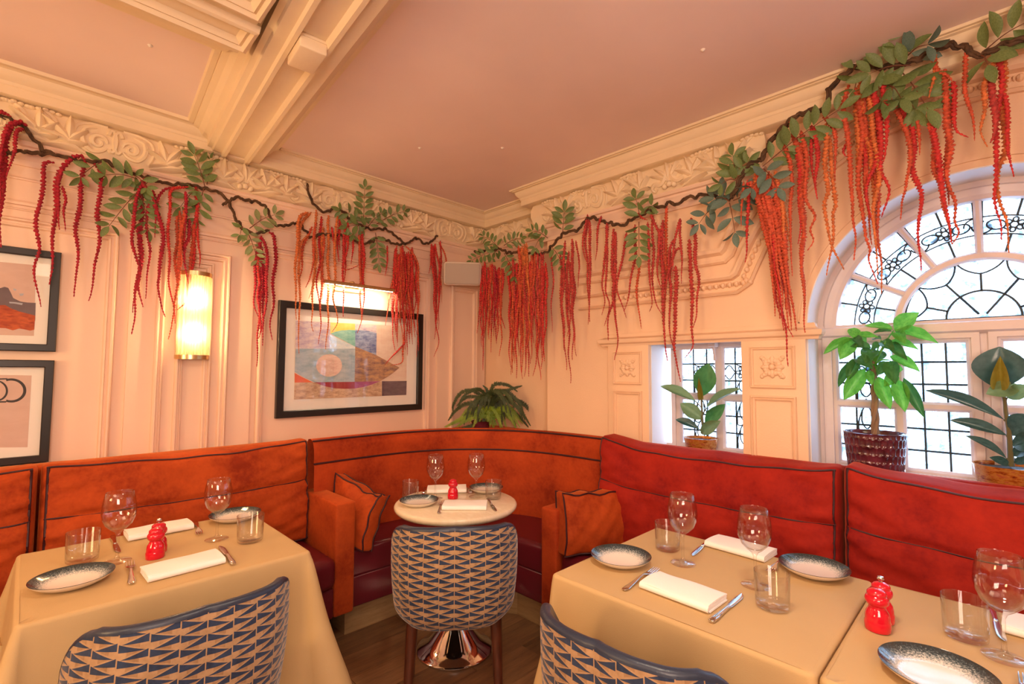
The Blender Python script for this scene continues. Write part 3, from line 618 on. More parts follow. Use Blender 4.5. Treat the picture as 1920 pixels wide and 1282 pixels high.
for k in range(5):
    for ra, rb in ((.0, rm), (rm, .262)):
        poly = [P(ra, t) for t in np.linspace(ed[k], ed[k+1], 6)]+[P(rb, t) for t in np.linspace(ed[k+1], ed[k], 6)]
        if ra == 0: poly = poly[5:]
        MB().prism(poly, 1, GY-.0015, GY+.0015).build('pane', PANE, w2, smooth=False)
    ec = (ed[k]+ed[k+1])/2; came(mb, [P(rm, ec), P(.192, ec)])
    if k in (1, 3): came(mb, [P(rm, ec), P(.02, ec)])
    q = [P(.262, ed[k]), P(.228, ed[k]+.06), P(.205, ed[k]+.16), P(.192, ec), P(.205, ed[k+1]-.16), P(.228, ed[k+1]-.06), P(.262, ed[k+1])]; came(mb, spline(q, 18), .0036)
came(mb, [P(rm, t) for t in np.linspace(0, PI, 24)]); came(mb, [P(.262, t) for t in np.linspace(0, PI, 30)], .004); came(mb, [P(.262, 0), P(.262, PI)], .004)
mb.build('lead_came', LEAD, w2)
lp = [(AX-AR, SILL)]+arc(AR, PI, 0, 60)+[(AX+AR, SILL)]; lin = MB(); sweep_wall(lin, lp, [(.0, .002), (.005, .001), (.005, -GY-.02)], WR); lin.build('reveal_lining', REVEAL, w2, angle=30)
sl = MB(); sl.rbox(AX-AR, AX+AR, -.02, GY, SILL-.02, SILL+.005, .006, 2); sl.build('window_sill', FRAMEP, w2)
hd = MB(); hd.tube([(2.84, GY-.04, .936), (2.84, GY-.065, .938), (2.93, GY-.065, .938), (2.93, GY-.04, .936)], .006, 8); hd.build('window_handle', FRAMEP, w2)
bay(w1); bay(w2)
# pavement outside, so that the panes look out on a place
struct(MB().box(-1, 8, .5, 14, -.6, -.4).build('outside_pavement', simple('pale_paving', (.5, .5, .5), .8), smooth=False))
# ------------------------------------------------------------------ banquettes
def poly_slab(mb, poly, z0, z1, r=.03, n=4, rb=None):
    rb = r if rb is None else rb; P, N = mitre(poly, True)
    A = sum(P[i][0]*P[(i+1) % len(P)][1]-P[(i+1) % len(P)][0]*P[i][1] for i in range(len(P)))
    if A > 0: N = -N              # mitre normals point right: outward for ccw, so inward = -N
    inn = N if A > 0 else N
    rings = []
    for i in range(n+1):
        t = PI/2*i/n; rings.append((rb*(1-math.sin(t)), z0+rb*(1-math.cos(t))))
    for i in range(n+1):
        t = PI/2*i/n; rings.append((r*(1-math.cos(t)), z1-r*(1-math.sin(t))))
    G = [[(P[k][0]+inn[k][0]*d, P[k][1]+inn[k][1]*d, z) for k in range(len(P))] for d, z in rings]
    mb.grid(G, cv=True); mb.cap(G[0][::-1]); mb.cap(G[-1]); return mb
SEATZ = .46
cb = thing('corner_banquette', 'curved corner banquette in orange-red velvet with burgundy leather seat', 'banquette', (.75, -.85, 0))
def ch(mb, name, mat, par, **k):
    o = mb.build(name, mat, par, **k); q = Vector((0, 0, 0)); r = par
    while r: q += Vector(r.location); r = r.parent
    o.location = -q if par.type == 'EMPTY' else -q; return o
BACKC = spline([(.262, -1.535), (.250, -1.30), (.255, -1.05), (.285, -.86), (.365, -.66), (.495, -.495), (.64, -.375), (.82, -.295), (1.0, -.255), (1.2, -.240), (1.40, -.238)], 60)
bp = [(.055, .40), (.060, .46), (.052, .56), (.036, .66), (.030, .74), (.030, .85), (.022, .866), (.020, .874), (.026, .90), (.020, .95), (.008, .985), (-.008, .998), (-.025, 1.004), (-.050, 1.002), (-.058, .99), (-.06, .90), (-.06, .40)]
ch(sweep_plan(MB(), BACKC, bp), 'backrest', VEL_C, cb, angle=60)
P, N = mitre(BACKC); pp = MB()
pp.tube([(P[i][0]+N[i][0]*.004, P[i][1]+N[i][1]*.004, .994) for i in range(60)], .0055, 7); pp.tube([(P[i][0]+N[i][0]*.026, P[i][1]+N[i][1]*.026, .868) for i in range(60)], .0055, 7)
ch(pp, 'piping', PIPE, cb)
SEATP = [(.26, -1.452), (.595, -1.452), (.60, -1.12), (.66, -1.02), (.93, -.755), (1.02, -.70), (1.285, -.70), (1.285, -.26), (.82, -.31), (.53, -.49), (.36, -.68), (.28, -.86)]
ch(poly_slab(MB(), SEATP, .312, SEATZ, .032, 5, .014), 'seat_cushion', LEATHER, cb, angle=70)
inset = lambda poly, d: [(x-(d if x > .55 and y < -.9 else 0), y+(d if x > .9 else 0)) for x, y in poly]
ch(poly_slab(MB(), inset(SEATP, .006), .15, .314, .012, 3), 'seat_base', LEATHER, cb, angle=70)
ch(poly_slab(MB(), inset(SEATP, .06), 0, .152, .001, 1), 'plinth', OAK, cb, smooth=False)
def arm(x0, x1, y0, y1, z0, z1, wl):
    o = ch(MB().rbox(x0, x1, y0, y1, z0, z1, .014, 3), 'armrest', VEL_O if wl else VEL_C, cb, merge=True, angle=60)
    q = MB(); e = .003
    ring = [(x1-.006, y0+e, z0+.01), (x1-.006, y0+e, z1-e), (x1-.006, y1-e, z1-e), (x1-.006, y1-e, z0+.01)] if wl else [(x0+e, y0+.006, z0+.01), (x0+e, y0+.006, z1-e), (x1-e, y0+.006, z1-e), (x1-e, y0+.006, z0+.01)]
arm(.03, .625, -1.555, -1.447, .15, .715, True); arm(1.285, 1.392, -.735, -.19, .16, .680, False)
ledge = MB().prism([(.004, -1.5), (.17, -1.5), (.19, -.85), (.44, -.44), (.83, -.23), (.83, -.004), (.004, -.004)], 2, .93, .96); ch(ledge, 'back_ledge', VEL_C, cb, smooth=False)
# straight banquettes along the two walls
lb = thing('straight_banquette', 'orange velvet banquette bench along the left wall', 'banquette', (.35, -2.6, 0))
ch(MB().rbox(.20, .665, -4.2, -1.557, .30, SEATZ, .045, 4), 'seat_cushion', LEATHER, lb, merge=True, angle=60)
ch(MB().rbox(.03, .63, -4.2, -1.557, .15, .302, .015, 2), 'seat_base', LEATHER, lb, merge=True); ch(MB().box(.03, .56, -4.2, -1.557, 0, .152), 'plinth', OAK, lb, smooth=False)
ch(MB().rbox(.03, .135, -4.2, -1.54, .30, .985, .02, 3), 'back_panel', VEL_O, lb, merge=True)
rb_ = thing('straight_banquette', 'red velvet banquette bench along the window wall', 'banquette', (2.8, -.3, 0))
ch(MB().rbox(1.394, 4.4, -.72, -.24, .30, SEATZ, .045, 4), 'seat_cushion', LEATHER, rb_, merge=True, angle=60)
ch(MB().rbox(1.394, 4.4, -.70, -.18, .15, .302, .015, 2), 'seat_base', LEATHER, rb_, merge=True); ch(MB().box(1.394, 4.4, -.65, -.18, 0, .152), 'plinth', OAK, rb_, smooth=False)
ch(MB().rbox(1.394, 4.4, -.240, -.176, .30, 1.0, .02, 3), 'back_panel', VEL_R, rb_, merge=True)
WRB = lambda u, z, d: (u, YW-d, z)
# loose back cushions with piping and a mid seam
def cushion(label, wall, u0, u1, d0, T, z0, H, lean, mat, seed, sag=0., peak=0.):
    L = u1-u0; rg = np.random.default_rng(seed); NU, NS = 90, 64
    ph = rg.random(8)*6.28; A = rg.random(8)*.6+.4
    r = .030
    base = []
    def arcp(cx, cz, a0, a1, n=6): return [(cx+r*math.cos(a), cz+r*math.sin(a)) for a in np.linspace(a0, a1, n)]
    loop = [(0+.006, z) for z in np.linspace(.03, H-.03, 8)]+arcp(.006+r, H-r, PI, PI/2)+[(t, H) for t in np.linspace(.05, T-.05, 5)]+arcp(T-r, H-r, PI/2, 0)+[(T, z) for z in np.linspace(H-.045, .045, 34)]+arcp(T-r, r, 0, -PI/2)+[(t, 0) for t in np.linspace(T-.05, .05, 4)]+arcp(.006+r, r, -PI/2, -PI)
    loop = np.array(loop); k = len(loop); cen = np.array([T/2, H/2])
    def surf(u, t, z):
        e = min(u, 1-u)*L; es = math.sqrt(max(0, 1-(1-min(e/.035, 1))**2)) if e < .035 else 1.
        t2 = cen[0]+(t-cen[0])*(.25+.75*es); z2 = cen[1]+(z-cen[1])*(.93+.07*es)
        v = z/H; fr_ = max(0, (t/T-.3)/.7)
        puff = .035*math.sin(PI*min(max(v, 0), 1))**.8*(1-(2*u-1)**6)*fr_
        groove = -.016*math.exp(-((v-.60)/.022)**2)*fr_*es
        ends = math.exp(-u*L/.22)+math.exp(-(1-u)*L/.22)
        wr = 0
        for i in range(5): wr += A[i]*math.sin((6+5*i)*v*2.2+ph[i]+(u*L)*(9+6*i)*(1 if i % 2 else -1))
        wr2 = math.sin(u*L*14+ph[5])*math.sin(v*5+ph[6])+.7*math.sin(u*L*31+v*11+ph[7])
        top = v if v > .8 else 0
        t3 = t2+puff+groove+fr_*(.0060*wr*ends*es+.0040*wr2*es)
        z3 = z2+(-sag*math.sin(PI*u)**.8*fr_-.012*math.sin(PI*u)+.003*math.sin(u*L*9+ph[2])+.0025*math.sin(u*L*23+ph[4])+peak*(math.exp(-u*L/.10)))*v**2*es
        return wall(u0+u*L, z0+z3, d0+t3+lean*(1-v))
    us = np.concatenate([[0, .0015, .005, .012], np.linspace(.022, .978, NU), [.988, .995, .9985, 1]]); us = np.concatenate([np.array([0, .004, .010, .018, .027, .036])/L, np.linspace(.05/L, 1-.05/L, NU), 1-np.array([.036, .027, .018, .010, .004, 0])/L])
    G = [[surf(u, t, z) for t, z in loop] for u in us]
    mb = MB().grid(G, cv=True); mb.cap(G[0][::-1]); mb.cap(G[-1])
    o = tag(mb.build('back_cushion', mat, angle=75), label, 'cushion', 'loose back cushions on the banquettes')
    q = MB(); uu = np.linspace(.016/L, 1-.016/L, 70)
    for t, z in ((T-.007, H-.010), (T+.001, H*.60), (T-.006, .010)): q.tube([np.array(surf(u, t, z)) for u in uu], .0046, 6)
    for u in (.020/L, 1-.020/L): q.tube([np.array(surf(u, T*.985, z)) for z in np.linspace(.012, H-.012, 24)], .0050, 6)
    q.build('piping', PIPE, o); return o
cushion('long orange velvet back cushion behind the left table', WL, -2.645, -1.545, .135, .115, SEATZ, .545, .05, VEL_O, 3, .012)
cushion('orange velvet back cushion at the left edge, cut off by the frame', WL, -3.75, -2.655, .135, .125, SEATZ, .545, .05, VEL_O, 5, .012)
cushion('long red velvet back cushion below the small window', WRB, 1.415, 2.570, .070, .150, SEATZ, .560, .05, VEL_R, 8, .030, .025)
cushion('red velvet back cushion below the arched window, right of the cushion seam', WRB, 2.580, 3.75, .070, .160, SEATZ, .555, .05, VEL_R, 12, .020, .022)
# scatter cushions
def scatter(label, M, w, h, t, seed, floppy=0., mat=VEL_O):
    rg = np.random.default_rng(seed); ph = rg.random(6)*6.28; e = thing('scatter_cushion', label, 'cushion', group='velvet scatter cushions')
    def fn(P):
        Q = P.copy(); u = P[..., 0]/(w/2); v = P[..., 2]/(h/2)
        puff = (1-np.abs(u)**2.6*.55)*(1-np.abs(v)**2.6*.55)
        Q[..., 1] = P[..., 1]*(.45+.75*puff)+.006*np.sin(7*u+ph[0]+3*v)*np.sin(5*v+ph[1])+.004*np.sin(13*u-9*v+ph[2])
        Q[..., 0] = P[..., 0]*(1-.05*(1-np.abs(v)**2)); Q[..., 2] = P[..., 2]*(1-.05*(1-np.abs(u)**2))
        Q[..., 2] += -floppy*(np.clip(v, 0, 1)**2)*(.5+.5*np.sin(2.2*u+ph[3]))+.006*np.sin(9*u+ph[4])*np.clip(v, 0, 1)
        Q[..., 1] += floppy*1.2*np.clip(v, 0, 1)**2*np.sin(1.6*u+1)
        return Q
    e.matrix_world = M
    MB().rbox(-w/2, w/2, -t/2, t/2, -h/2, h/2, .02, 3, fn=fn, seg=(16, 3, 16)).build('cover', mat, e, merge=True, angle=70)
    q = MB()
    for s_ in (-1, 1):
        lo = [(-1, -1), (1, -1), (1, 1), (-1, 1), (-1, -1)]; pts = []
        for a, b in zip(lo[:-1], lo[1:]):
            for k in np.linspace(0, 1, 14)[:-1]: pts.append(((a[0]+(b[0]-a[0])*k)*(w/2-.004), s_*(t/2-.004), (a[1]+(b[1]-a[1])*k)*(h/2-.004)))
        q.tube(fn(np.array(pts))*1.012, .0045, 6, closed=True)
    q.build('piping', PIPE, e); return e
def orient(loc, rz, rx=0, ry=0): return Matrix.Translation(loc) @ Matrix.Rotation(rz, 4, 'Z') @ Matrix.Rotation(rx, 4, 'X') @ Matrix.Rotation(ry, 4, 'Y')
scatter('slumped orange scatter cushion leaning on the inside of the left armrest', orient((.47, -1.375, .615), math.radians(8), math.radians(-14), math.radians(4)), .37, .33, .10, 2, .05)
scatter('upright orange scatter cushion with dark piping beside the right armrest', orient((1.490, -.545, .615), math.radians(66), math.radians(-5)), .40, .31, .135, 4, .010)
# ------------------------------------------------------------------ tables and cloths
def table_under(name, label, x0, x1, y0, y1):
    t = thing(name, label, 'table', ((x0+x1)/2, (y0+y1)/2, 0), 0, 'square tables under cloths'); w, d = (x1-x0)/2-.012, (y1-y0)/2-.012
    MB().rbox(-w, w, -d, d, .708, .738, .006, 2).build('tabletop', OAK, t, merge=True)
    MB().lathe([(.03, .02), (.03, .71)], n=16).build('column', BLACKW, t); MB().lathe([(.21, 0), (.21, .012), (.05, .03), (.03, .05)], n=28, capb=True).build('base', BLACKW, t)
    return t
def cloth(label, x0, x1, y0, y1, drop, seed, flare=.10, zmin=lambda x, y: .012, ztop=.745):
    rg = np.random.default_rng(seed); mb = MB(); r = .020; pts = []
    # perimeter with rounded corners, clockwise parameter list of (x, y, nx, ny, cornerness)
    cs = [(x1-r, y1-r, 0), (x0+r, y1-r, PI/2), (x0+r, y0+r, PI), (x1-r, y0+r, 3*PI/2)]; ph = rg.random(8)*6.28
    for k, (cx, cy, a) in enumerate(cs):
        for t in np.linspace(0, PI/2, 13): pts.append((cx+r*math.cos(a+t), cy+r*math.sin(a+t), math.cos(a+t), math.sin(a+t), math.sin(2*t)**1.0*.8+.2, k, t))
        nx, ny, _ = cs[(k+1) % 4]; p = (cx+r*math.cos(a+PI/2), cy+r*math.sin(a+PI/2)); q = (nx+r*math.cos(a+PI/2), ny+r*math.sin(a+PI/2)); L = math.hypot(q[0]-p[0], q[1]-p[1])
        for s_ in np.linspace(0, 1, 34)[1:-1]: pts.append((p[0]+(q[0]-p[0])*s_, p[1]+(q[1]-p[1])*s_, math.cos(a+PI/2), math.sin(a+PI/2), math.exp(-min(s_, 1-s_)*L/.09)*.5*.4, k, s_))
    n = len(pts); top = MB(); rows = []
    cxm, cym = (x0+x1)/2, (y0+y1)/2
    for f in (0, .25, .5, .75, .9, .97):
        rows.append([(cxm+(p[0]-cxm)*f, cym+(p[1]-cym)*f, ztop+.0008*math.sin(9*p[0]*f+ph[0])+.0008*math.sin(11*p[1]*f+ph[1])) for p in pts])
    for i in range(5):
        t = PI/2*i/4; e = .012; rows.append([(p[0]+p[2]*e*(math.sin(t)-1), p[1]+p[3]*e*(math.sin(t)-1), ztop-e*(1-math.cos(t))) for p in pts])
    for i in range(1, 27):
        t = i/26; row = []
        for k, p in enumerate(pts):
            c = p[4]; sp = k/n*2*PI
            wav = (.010*math.sin(sp*9+ph[2])+.007*math.sin(sp*17+ph[3])+.004*math.sin(sp*31+ph[4]))*t**1.1*(1-c)
            out = .022*t+flare*c*t**.8*(1+.12*math.sin(t*5+ph[5]+p[5]))+wav+.02*c*math.sin(t*4+p[6]*2+ph[6])*t
            z = ztop-.012-(drop*(1+.13*c))*t
            X_, Y_ = p[0]+p[2]*out, p[1]+p[3]*out; row.append((X_, Y_, max(z, zmin(X_, Y_)+.0008*i)))
        rows.append(row)
    rows = [[r_ for r_ in row] for row in rows]
    G = np.array(rows[1:]); mb.grid(G, cv=True); mb.cap(np.array(rows[1])[::1])
    return tag(mb.build('tablecloth', CLOTH, angle=70), label, 'tablecloth', 'tan tablecloths')
table_under('square_table', 'square table hidden under the tan cloth at the left', .575, 1.250, -2.695, -1.955)
cloth('tan cloth draped over the left table before the orange cushion', .568, 1.258, -2.705, -1.945, .47, 3, .13, lambda x, y: .475 if x < .70 else .505 if abs(y+2.365) < .262 and x < 1.62 else .012)
table_under('square_table', 'square table hidden under the first tan cloth at the right', 1.998, 2.728, -1.465, -.80)
cloth('tan cloth on the right table nearest the corner, with the round-backed chair before it', 1.988, 2.738, -1.475, -.79, .44, 5, .05, lambda x, y: .475 if y > -.735 else .505 if abs(x-2.405) < .262 and y > -1.8 else .012)
table_under('square_table', 'square table hidden under the rightmost tan cloth', 2.752, 3.44, -1.465, -.785)
cloth('rightmost tan cloth with the pink light on it, meeting its neighbour at a seam', 2.742, 3.45, -1.475, -.775, .44, 9, .02, lambda x, y: .475 if y > -.735 else .012)
RT = thing('round_table', 'small round cream marble table on a chrome trumpet base', 'table', (1.045, -1.115, 0))
MB().lathe([(.0, .692), (.281, .692), (.299, .697), (.309, .708), (.311, .718), (.307, .726), (.299, .730), (0, .730)], n=64).build('tabletop', MARBLE, RT, angle=50)
MB().lathe([(.038, .215), (.038, .69)], n=24).build('column', COLW, RT); MB().lathe([(.016, .17), (.030, .175), (.030, .23)], n=24).build('collar', BLACKW, RT)
MB().lathe([(.186, 0), (.190, .004), (.190, .012), (.184, .017), (.176, .019), (.13, .055), (.085, .105), (.050, .150), (.036, .180), (.034, .19)], n=64, capb=True).build('base', CHROME, RT, angle=50)
TZ, RZ = .7465, .7305
# ------------------------------------------------------------------ tableware prototypes
def wine_me():
    k = 1.10; return MB().lathe([(r*k*1.03, z*k) for r, z in ((.0, .0035), (.012, .004), (.034, .0015), (.0365, .0025), (.034, .0042), (.018, .006), (.007, .010), (.0045, .022), (.0040, .060), (.0044, .082), (.0085, .092), (.020, .101), (.033, .115), (.041, .135), (.0435, .152), (.0425, .172), (.0385, .195), (.0345, .213), (.0340, .2135), (.0335, .212), (.0375, .194), (.0412, .171), (.0420, .152), (.0395, .136), (.032, .117), (.019, .1035), (0, .098))], n=40).mesh('wine_glass', GLASS, True, 60)
def tumbler_me():
    k = 1.16; return MB().lathe([(r*k, z*k) for r, z in ((0, .0008), (.034, .0008), (.0375, .004), (.0385, .012), (.0405, .086), (.0400, .0872), (.0392, .086), (.0372, .014), (.034, .0095), (0, .0085))], n=40).mesh('tumbler', GLASS, True, 60)
WINE, TUMB = wine_me(), tumbler_me()
def plate(label, x, y, z, s=1., group='speckled side plates'):
    o = thing('side_plate', label, 'plate', (x, y, z), 0, group); o.scale = (s, s, 1)
    a = MB().lathe([(0, .0065), (.058, .0068), (.070, .009), (.084, .0155), (.097, .0235), (.1005, .0255), (.1015, .0265), (.1010, .0250)], n=64); a.build('glazed_face', GLAZE, o, angle=60)
    MB().lathe([(.1012, .0258), (.098, .0205), (.085, .0105), (.072, .0045), (.066, .001), (.062, .0005), (.058, .003), (0, .003)], n=64).build('underside', CERAM, o, angle=60); return o
def napkin_me(seed, L=.215, Wd=.118, H=.021):
    rg = np.random.default_rng(seed); ph = rg.random(6)*6.28; mb = MB(); n = 22; k = 4
    for ly in range(k):
        h0, h1 = H*ly/k+.0006, H*(ly+1)/k-.0004; w0 = -Wd/2+.004*rg.random()+(.004 if ly == 0 else 0); w1 = Wd/2-.003*rg.random()
        r = (h1-h0)/2; sec = [(w0+r-r*math.cos(t), (h0+h1)/2+r*math.sin(t)) for t in np.linspace(-PI/2, PI/2, 6)]+[(w1-r+r*math.cos(t), (h0+h1)/2+r*math.sin(t)) for t in np.linspace(PI/2, -PI/2, 6)]
        a = np.linspace(0, 1, 9)[1:-1]; top = [(w0+r+(w1-w0-2*r)*u, h1) for u in a]; bot = [(w1-r-(w1-w0-2*r)*u, h0) for u in a]; sec = sec[:6]+top+sec[6:]+bot
        e0, e1 = -L/2+.003*rg.random(), L/2-.003*rg.random(); G = []
        for i in range(n):
            u = i/(n-1); x = e0+(e1-e0)*u; row = []
            for (y, z) in sec:
                dome = .004*(1-(2*y/Wd)**2)*(z/H)
                row.append((x, y+.002*math.sin(x*30+ph[ly])*(z/H), z+dome+.0012*math.sin(x*40+ph[1]+y*30)*(z/H)))
            G.append(row)
        mb.grid(G, cv=True); mb.cap(np.array(G[0])[::-1]); mb.cap(np.array(G[-1]))
    # outer fold wrapping one long edge
    G = [[(x, -Wd/2+.006-(H*.55)*math.sin(t)*.8, H*.5-H*.47*math.cos(t)) for t in np.linspace(0, PI, 10)] for x in np.linspace(-L/2+.001, L/2-.001, n)]
    mb.grid(G); return mb.mesh('folded_napkin', LINEN, True, 60)
NAP = [napkin_me(i) for i in range(3)]
def loft(mb, secs, n=10):      # secs: (x, y centre, half width, z centre, half thickness)
    G = []
    for x, yc, w, z, h in secs:
        t = np.arange(n)*2*PI/n; c, s_ = np.cos(t), np.sin(t); G.append(np.stack([np.full(n, x), yc+w*np.sign(c)*np.abs(c)**.7, z+h*np.sign(s_)*np.abs(s_)**.7], 1))
    mb.grid(G, cv=True); mb.cap(G[0][::-1]); mb.cap(G[-1]); return mb
def fork_mes():
    h = loft(MB(), [(-.105, 0, .004, .0035, .0012), (-.102, 0, .0085, .0036, .0019), (-.085, 0, .0098, .0042, .0022), (-.05, 0, .0070, .0065, .0024), (-.01, 0, .0042, .0110, .0024), (.015, 0, .0036, .0125, .0022), (.030, 0, .0060, .0110, .0018), (.040, 0, .0105, .0085, .0014), (.052, 0, .0128, .0062, .0012), (.060, 0, .0128, .0058, .0012)]).mesh('handle', STEEL, True, 50)
    t = MB()
    for k in range(4):
        y = -.0102+.0068*k; loft(t, [(.056, y, .0022, .0058, .0011), (.075, y, .0019, .0058, .0010), (.095, y*.97, .0016, .0075, .0009), (.106, y*.95, .0008, .0092, .0006)], 6)
    return h, t.mesh('tines', STEEL, True, 50)
def knife_mes():
    h = loft(MB(), [(-.115, 0, .004, .0045, .003), (-.112, 0, .0082, .0048, .0040), (-.09, 0, .0088, .005, .0042), (-.05, 0, .0068, .005, .0038), (-.015, 0, .0056, .005, .0034), (-.005, 0, .0066, .005, .0036), (0, 0, .005, .005, .0030)]).mesh('handle', STEEL, True, 50)
    b = loft(MB(), [(-.002, .000, .0062, .0046, .0016), (.012, .0005, .0082, .0042, .0011), (.045, .001, .0092, .0036, .0009), (.080, .0015, .0088, .0032, .0008), (.100, .003, .0066, .003, .0007), (.112, .006, .0022, .003, .0005)]).mesh('blade', STEEL, True, 50)
    return h, b
FK, KN = fork_mes(), knife_mes()
def cutlery(kind, label, x, y, z, rz):
    o = thing('table_'+kind, label, kind, (x, y, z), rz, 'table '+('forks' if kind == 'fork' else 'knives')); a, b = FK if kind == 'fork' else KN
    link('handle', a, o); link('tines' if kind == 'fork' else 'blade', b, o); return o
def mill(label, x, y, z, knob, s=1.):
    o = thing('spice_mill', label, 'mill', (x, y, z), 0, 'red salt and pepper mills'); o.scale = (s, s, s)
    MB().lathe([(.0, 0), (.0270, 0), (.0285, .003), (.0285, .020), (.0275, .0225), (.0270, .026), (.0268, .034), (.0245, .044), (.0200, .052), (.0185, .057), (.0188, .060)], n=36).build('body', REDG, o, angle=45)
    MB().lathe([(.0185, .060), (.0215, .063), (.0250, .068), (.0262, .0745), (.0250, .080), (.0225, .0835), (.0205, .0855), (.0215, .088), (.0210, .093), (.0160, .0985), (.0080, .1015), (0, .102)], n=36).build('head', REDG, o, angle=45)
    if knob: MB().lathe([(.0045, .100), (.004, .105), (.0075, .108), (.0085, .112), (.0065, .116), (0, .1175)], n=18).build('knob', STEEL, o, angle=50)
    return o
def glass(kind, label, x, y, z, s=1.):
    o = link('wine_glass' if kind == 'w' else 'tumbler', WINE if kind == 'w' else TUMB, None, (x, y, z)); o.scale = (s, s, s)
    return tag(o, label, 'wine glass' if kind == 'w' else 'glass', 'wine glasses' if kind == 'w' else 'tumblers')
def nap(label, x, y, z, rz, k=0): 
    o = link('folded_napkin', NAP[k], None, (x, y, z)); o.rotation_euler = (0, 0, rz); return tag(o, label, 'napkin', 'folded napkins')
D = math.radians
# left table
plate('speckled-rim plate at the near left corner of the left table', 1.025, -2.580, TZ)
plate('speckled-rim plate at the far right corner of the left table, behind a tumbler', .650, -2.030, TZ)
glass('t', 'tumbler behind the plate at the left edge of the left table', .815, -2.545, TZ); glass('t', 'tumbler at the right end of the left table', 1.000, -2.075, TZ)
glass('w', 'wine glass left of the red mills on the left table', .905, -2.462, TZ); glass('w', 'wine glass right of the red mills on the left table', .890, -2.160, TZ, .98)
mill('front red mill with a plain domed head on the left table', .945, -2.362, TZ, False); mill('red pepper mill with a steel knob behind its twin on the left table', .885, -2.345, TZ, True)
nap('white folded napkin at the front of the left table, nearest the chair', 1.120, -2.312, TZ, D(92), 0); nap('white folded napkin at the back of the left table beyond the mills', .628, -2.300, TZ, D(91), 1)
cutlery('fork', 'fork left of the front napkin on the left table', 1.055, -2.442, TZ, D(174)); cutlery('knife', 'knife right of the front napkin on the left table', 1.095, -2.178, TZ, D(175))
cutlery('fork', 'fork right of the back napkin on the left table', .700, -2.182, TZ, D(-8)); cutlery('knife', 'knife left of the back napkin on the left table', .695, -2.445, TZ, D(-2))
# round table
plate('speckled-rim plate at the left of the round marble table', .962, -1.285, RZ, .95); plate('speckled-rim plate at the back right of the round marble table', .995, -.865, RZ, .93)
glass('t', 'tumbler at the left of the round marble table', .838, -1.255, RZ, .92); glass('t', 'tumbler at the right of the round marble table', 1.135, -.940, RZ, .92)
glass('w', 'left wine glass on the round marble table', .925, -1.160, RZ, .96); glass('w', 'right wine glass on the round marble table', 1.052, -.988, RZ, .96)
mill('single red mill in the middle of the round marble table', .985, -1.090, RZ, False, .98)
nap('white folded napkin at the front of the round marble table', 1.160, -1.150, RZ, D(45), 2); nap('white folded napkin at the back of the round marble table', .835, -1.015, RZ, D(52), 0)
cutlery('fork', 'fork between plate and napkin on the round marble table', 1.085, -1.245, RZ, D(140)); cutlery('knife', 'knife right of the front napkin on the round marble table', 1.225, -1.035, RZ, D(-33))
cutlery('fork', 'fork beside the back plate on the round marble table', .9125, -.918, RZ, D(-36)); cutlery('knife', 'knife behind the left plate on the round marble table', .797, -1.145, RZ, D(-38))
# right table nearest the corner
plate('speckled-rim plate at the left end of the corner-side right table', 2.098, -1.232, TZ); plate('speckled-rim plate at the back right of the corner-side right table', 2.588, -.858, TZ)
glass('t', 'tumbler at the back left of the corner-side right table', 2.152, -1.005, TZ, .97); glass('t', 'tumbler near the middle of the corner-side right table, before the right wine glass', 2.570, -1.205, TZ, .97)
glass('w', 'left wine glass on the corner-side right table', 2.255, -1.095, TZ); glass('w', 'right wine glass on the corner-side right table', 2.490, -1.100, TZ)
nap('white folded napkin at the front of the corner-side right table', 2.358, -1.312, TZ, D(-2), 1); nap('white folded napkin at the back of the corner-side right table', 2.343, -.822, TZ, D(-3), 2)
cutlery('fork', 'fork left of the front napkin on the corner-side right table', 2.222, -1.312, TZ, D(92)); cutlery('knife', 'knife right of the front napkin on the corner-side right table', 2.487, -1.300, TZ, D(90))
cutlery('knife', 'knife left of the back napkin on the corner-side right table', 2.232, -.895, TZ, D(-85)); cutlery('fork', 'fork beside the back plate on the corner-side right table', 2.486, -.870, TZ, D(-89))
# rightmost table
mill('front red mill with a plain domed head at the seam of the two right cloths', 2.798, -1.140, TZ, False, 1.0); mill('rear red mill half hidden behind its twin at the seam of the two right cloths', 2.798, -1.078, TZ, True, .98)
plate('speckled-rim plate at the bottom right of the picture, reflecting the window', 2.925, -1.305, TZ); glass('t', 'large tumbler at the right edge on the rightmost table', 2.958, -1.032, TZ, .97)
glass('w', 'wine glass at the right edge, largest in the picture', 3.026, -1.090, TZ, 1.0); nap('white folded napkin at the right edge behind the largest wine glass', 3.130, -.880, TZ, D(-2), 0)
cutlery('knife', 'knife behind the large tumbler on the rightmost table', 3.010, -.880, TZ, D(-84)); cutlery('fork', 'fork at the bottom right edge beside the window-reflecting plate', 3.062, -1.262, TZ, D(93))
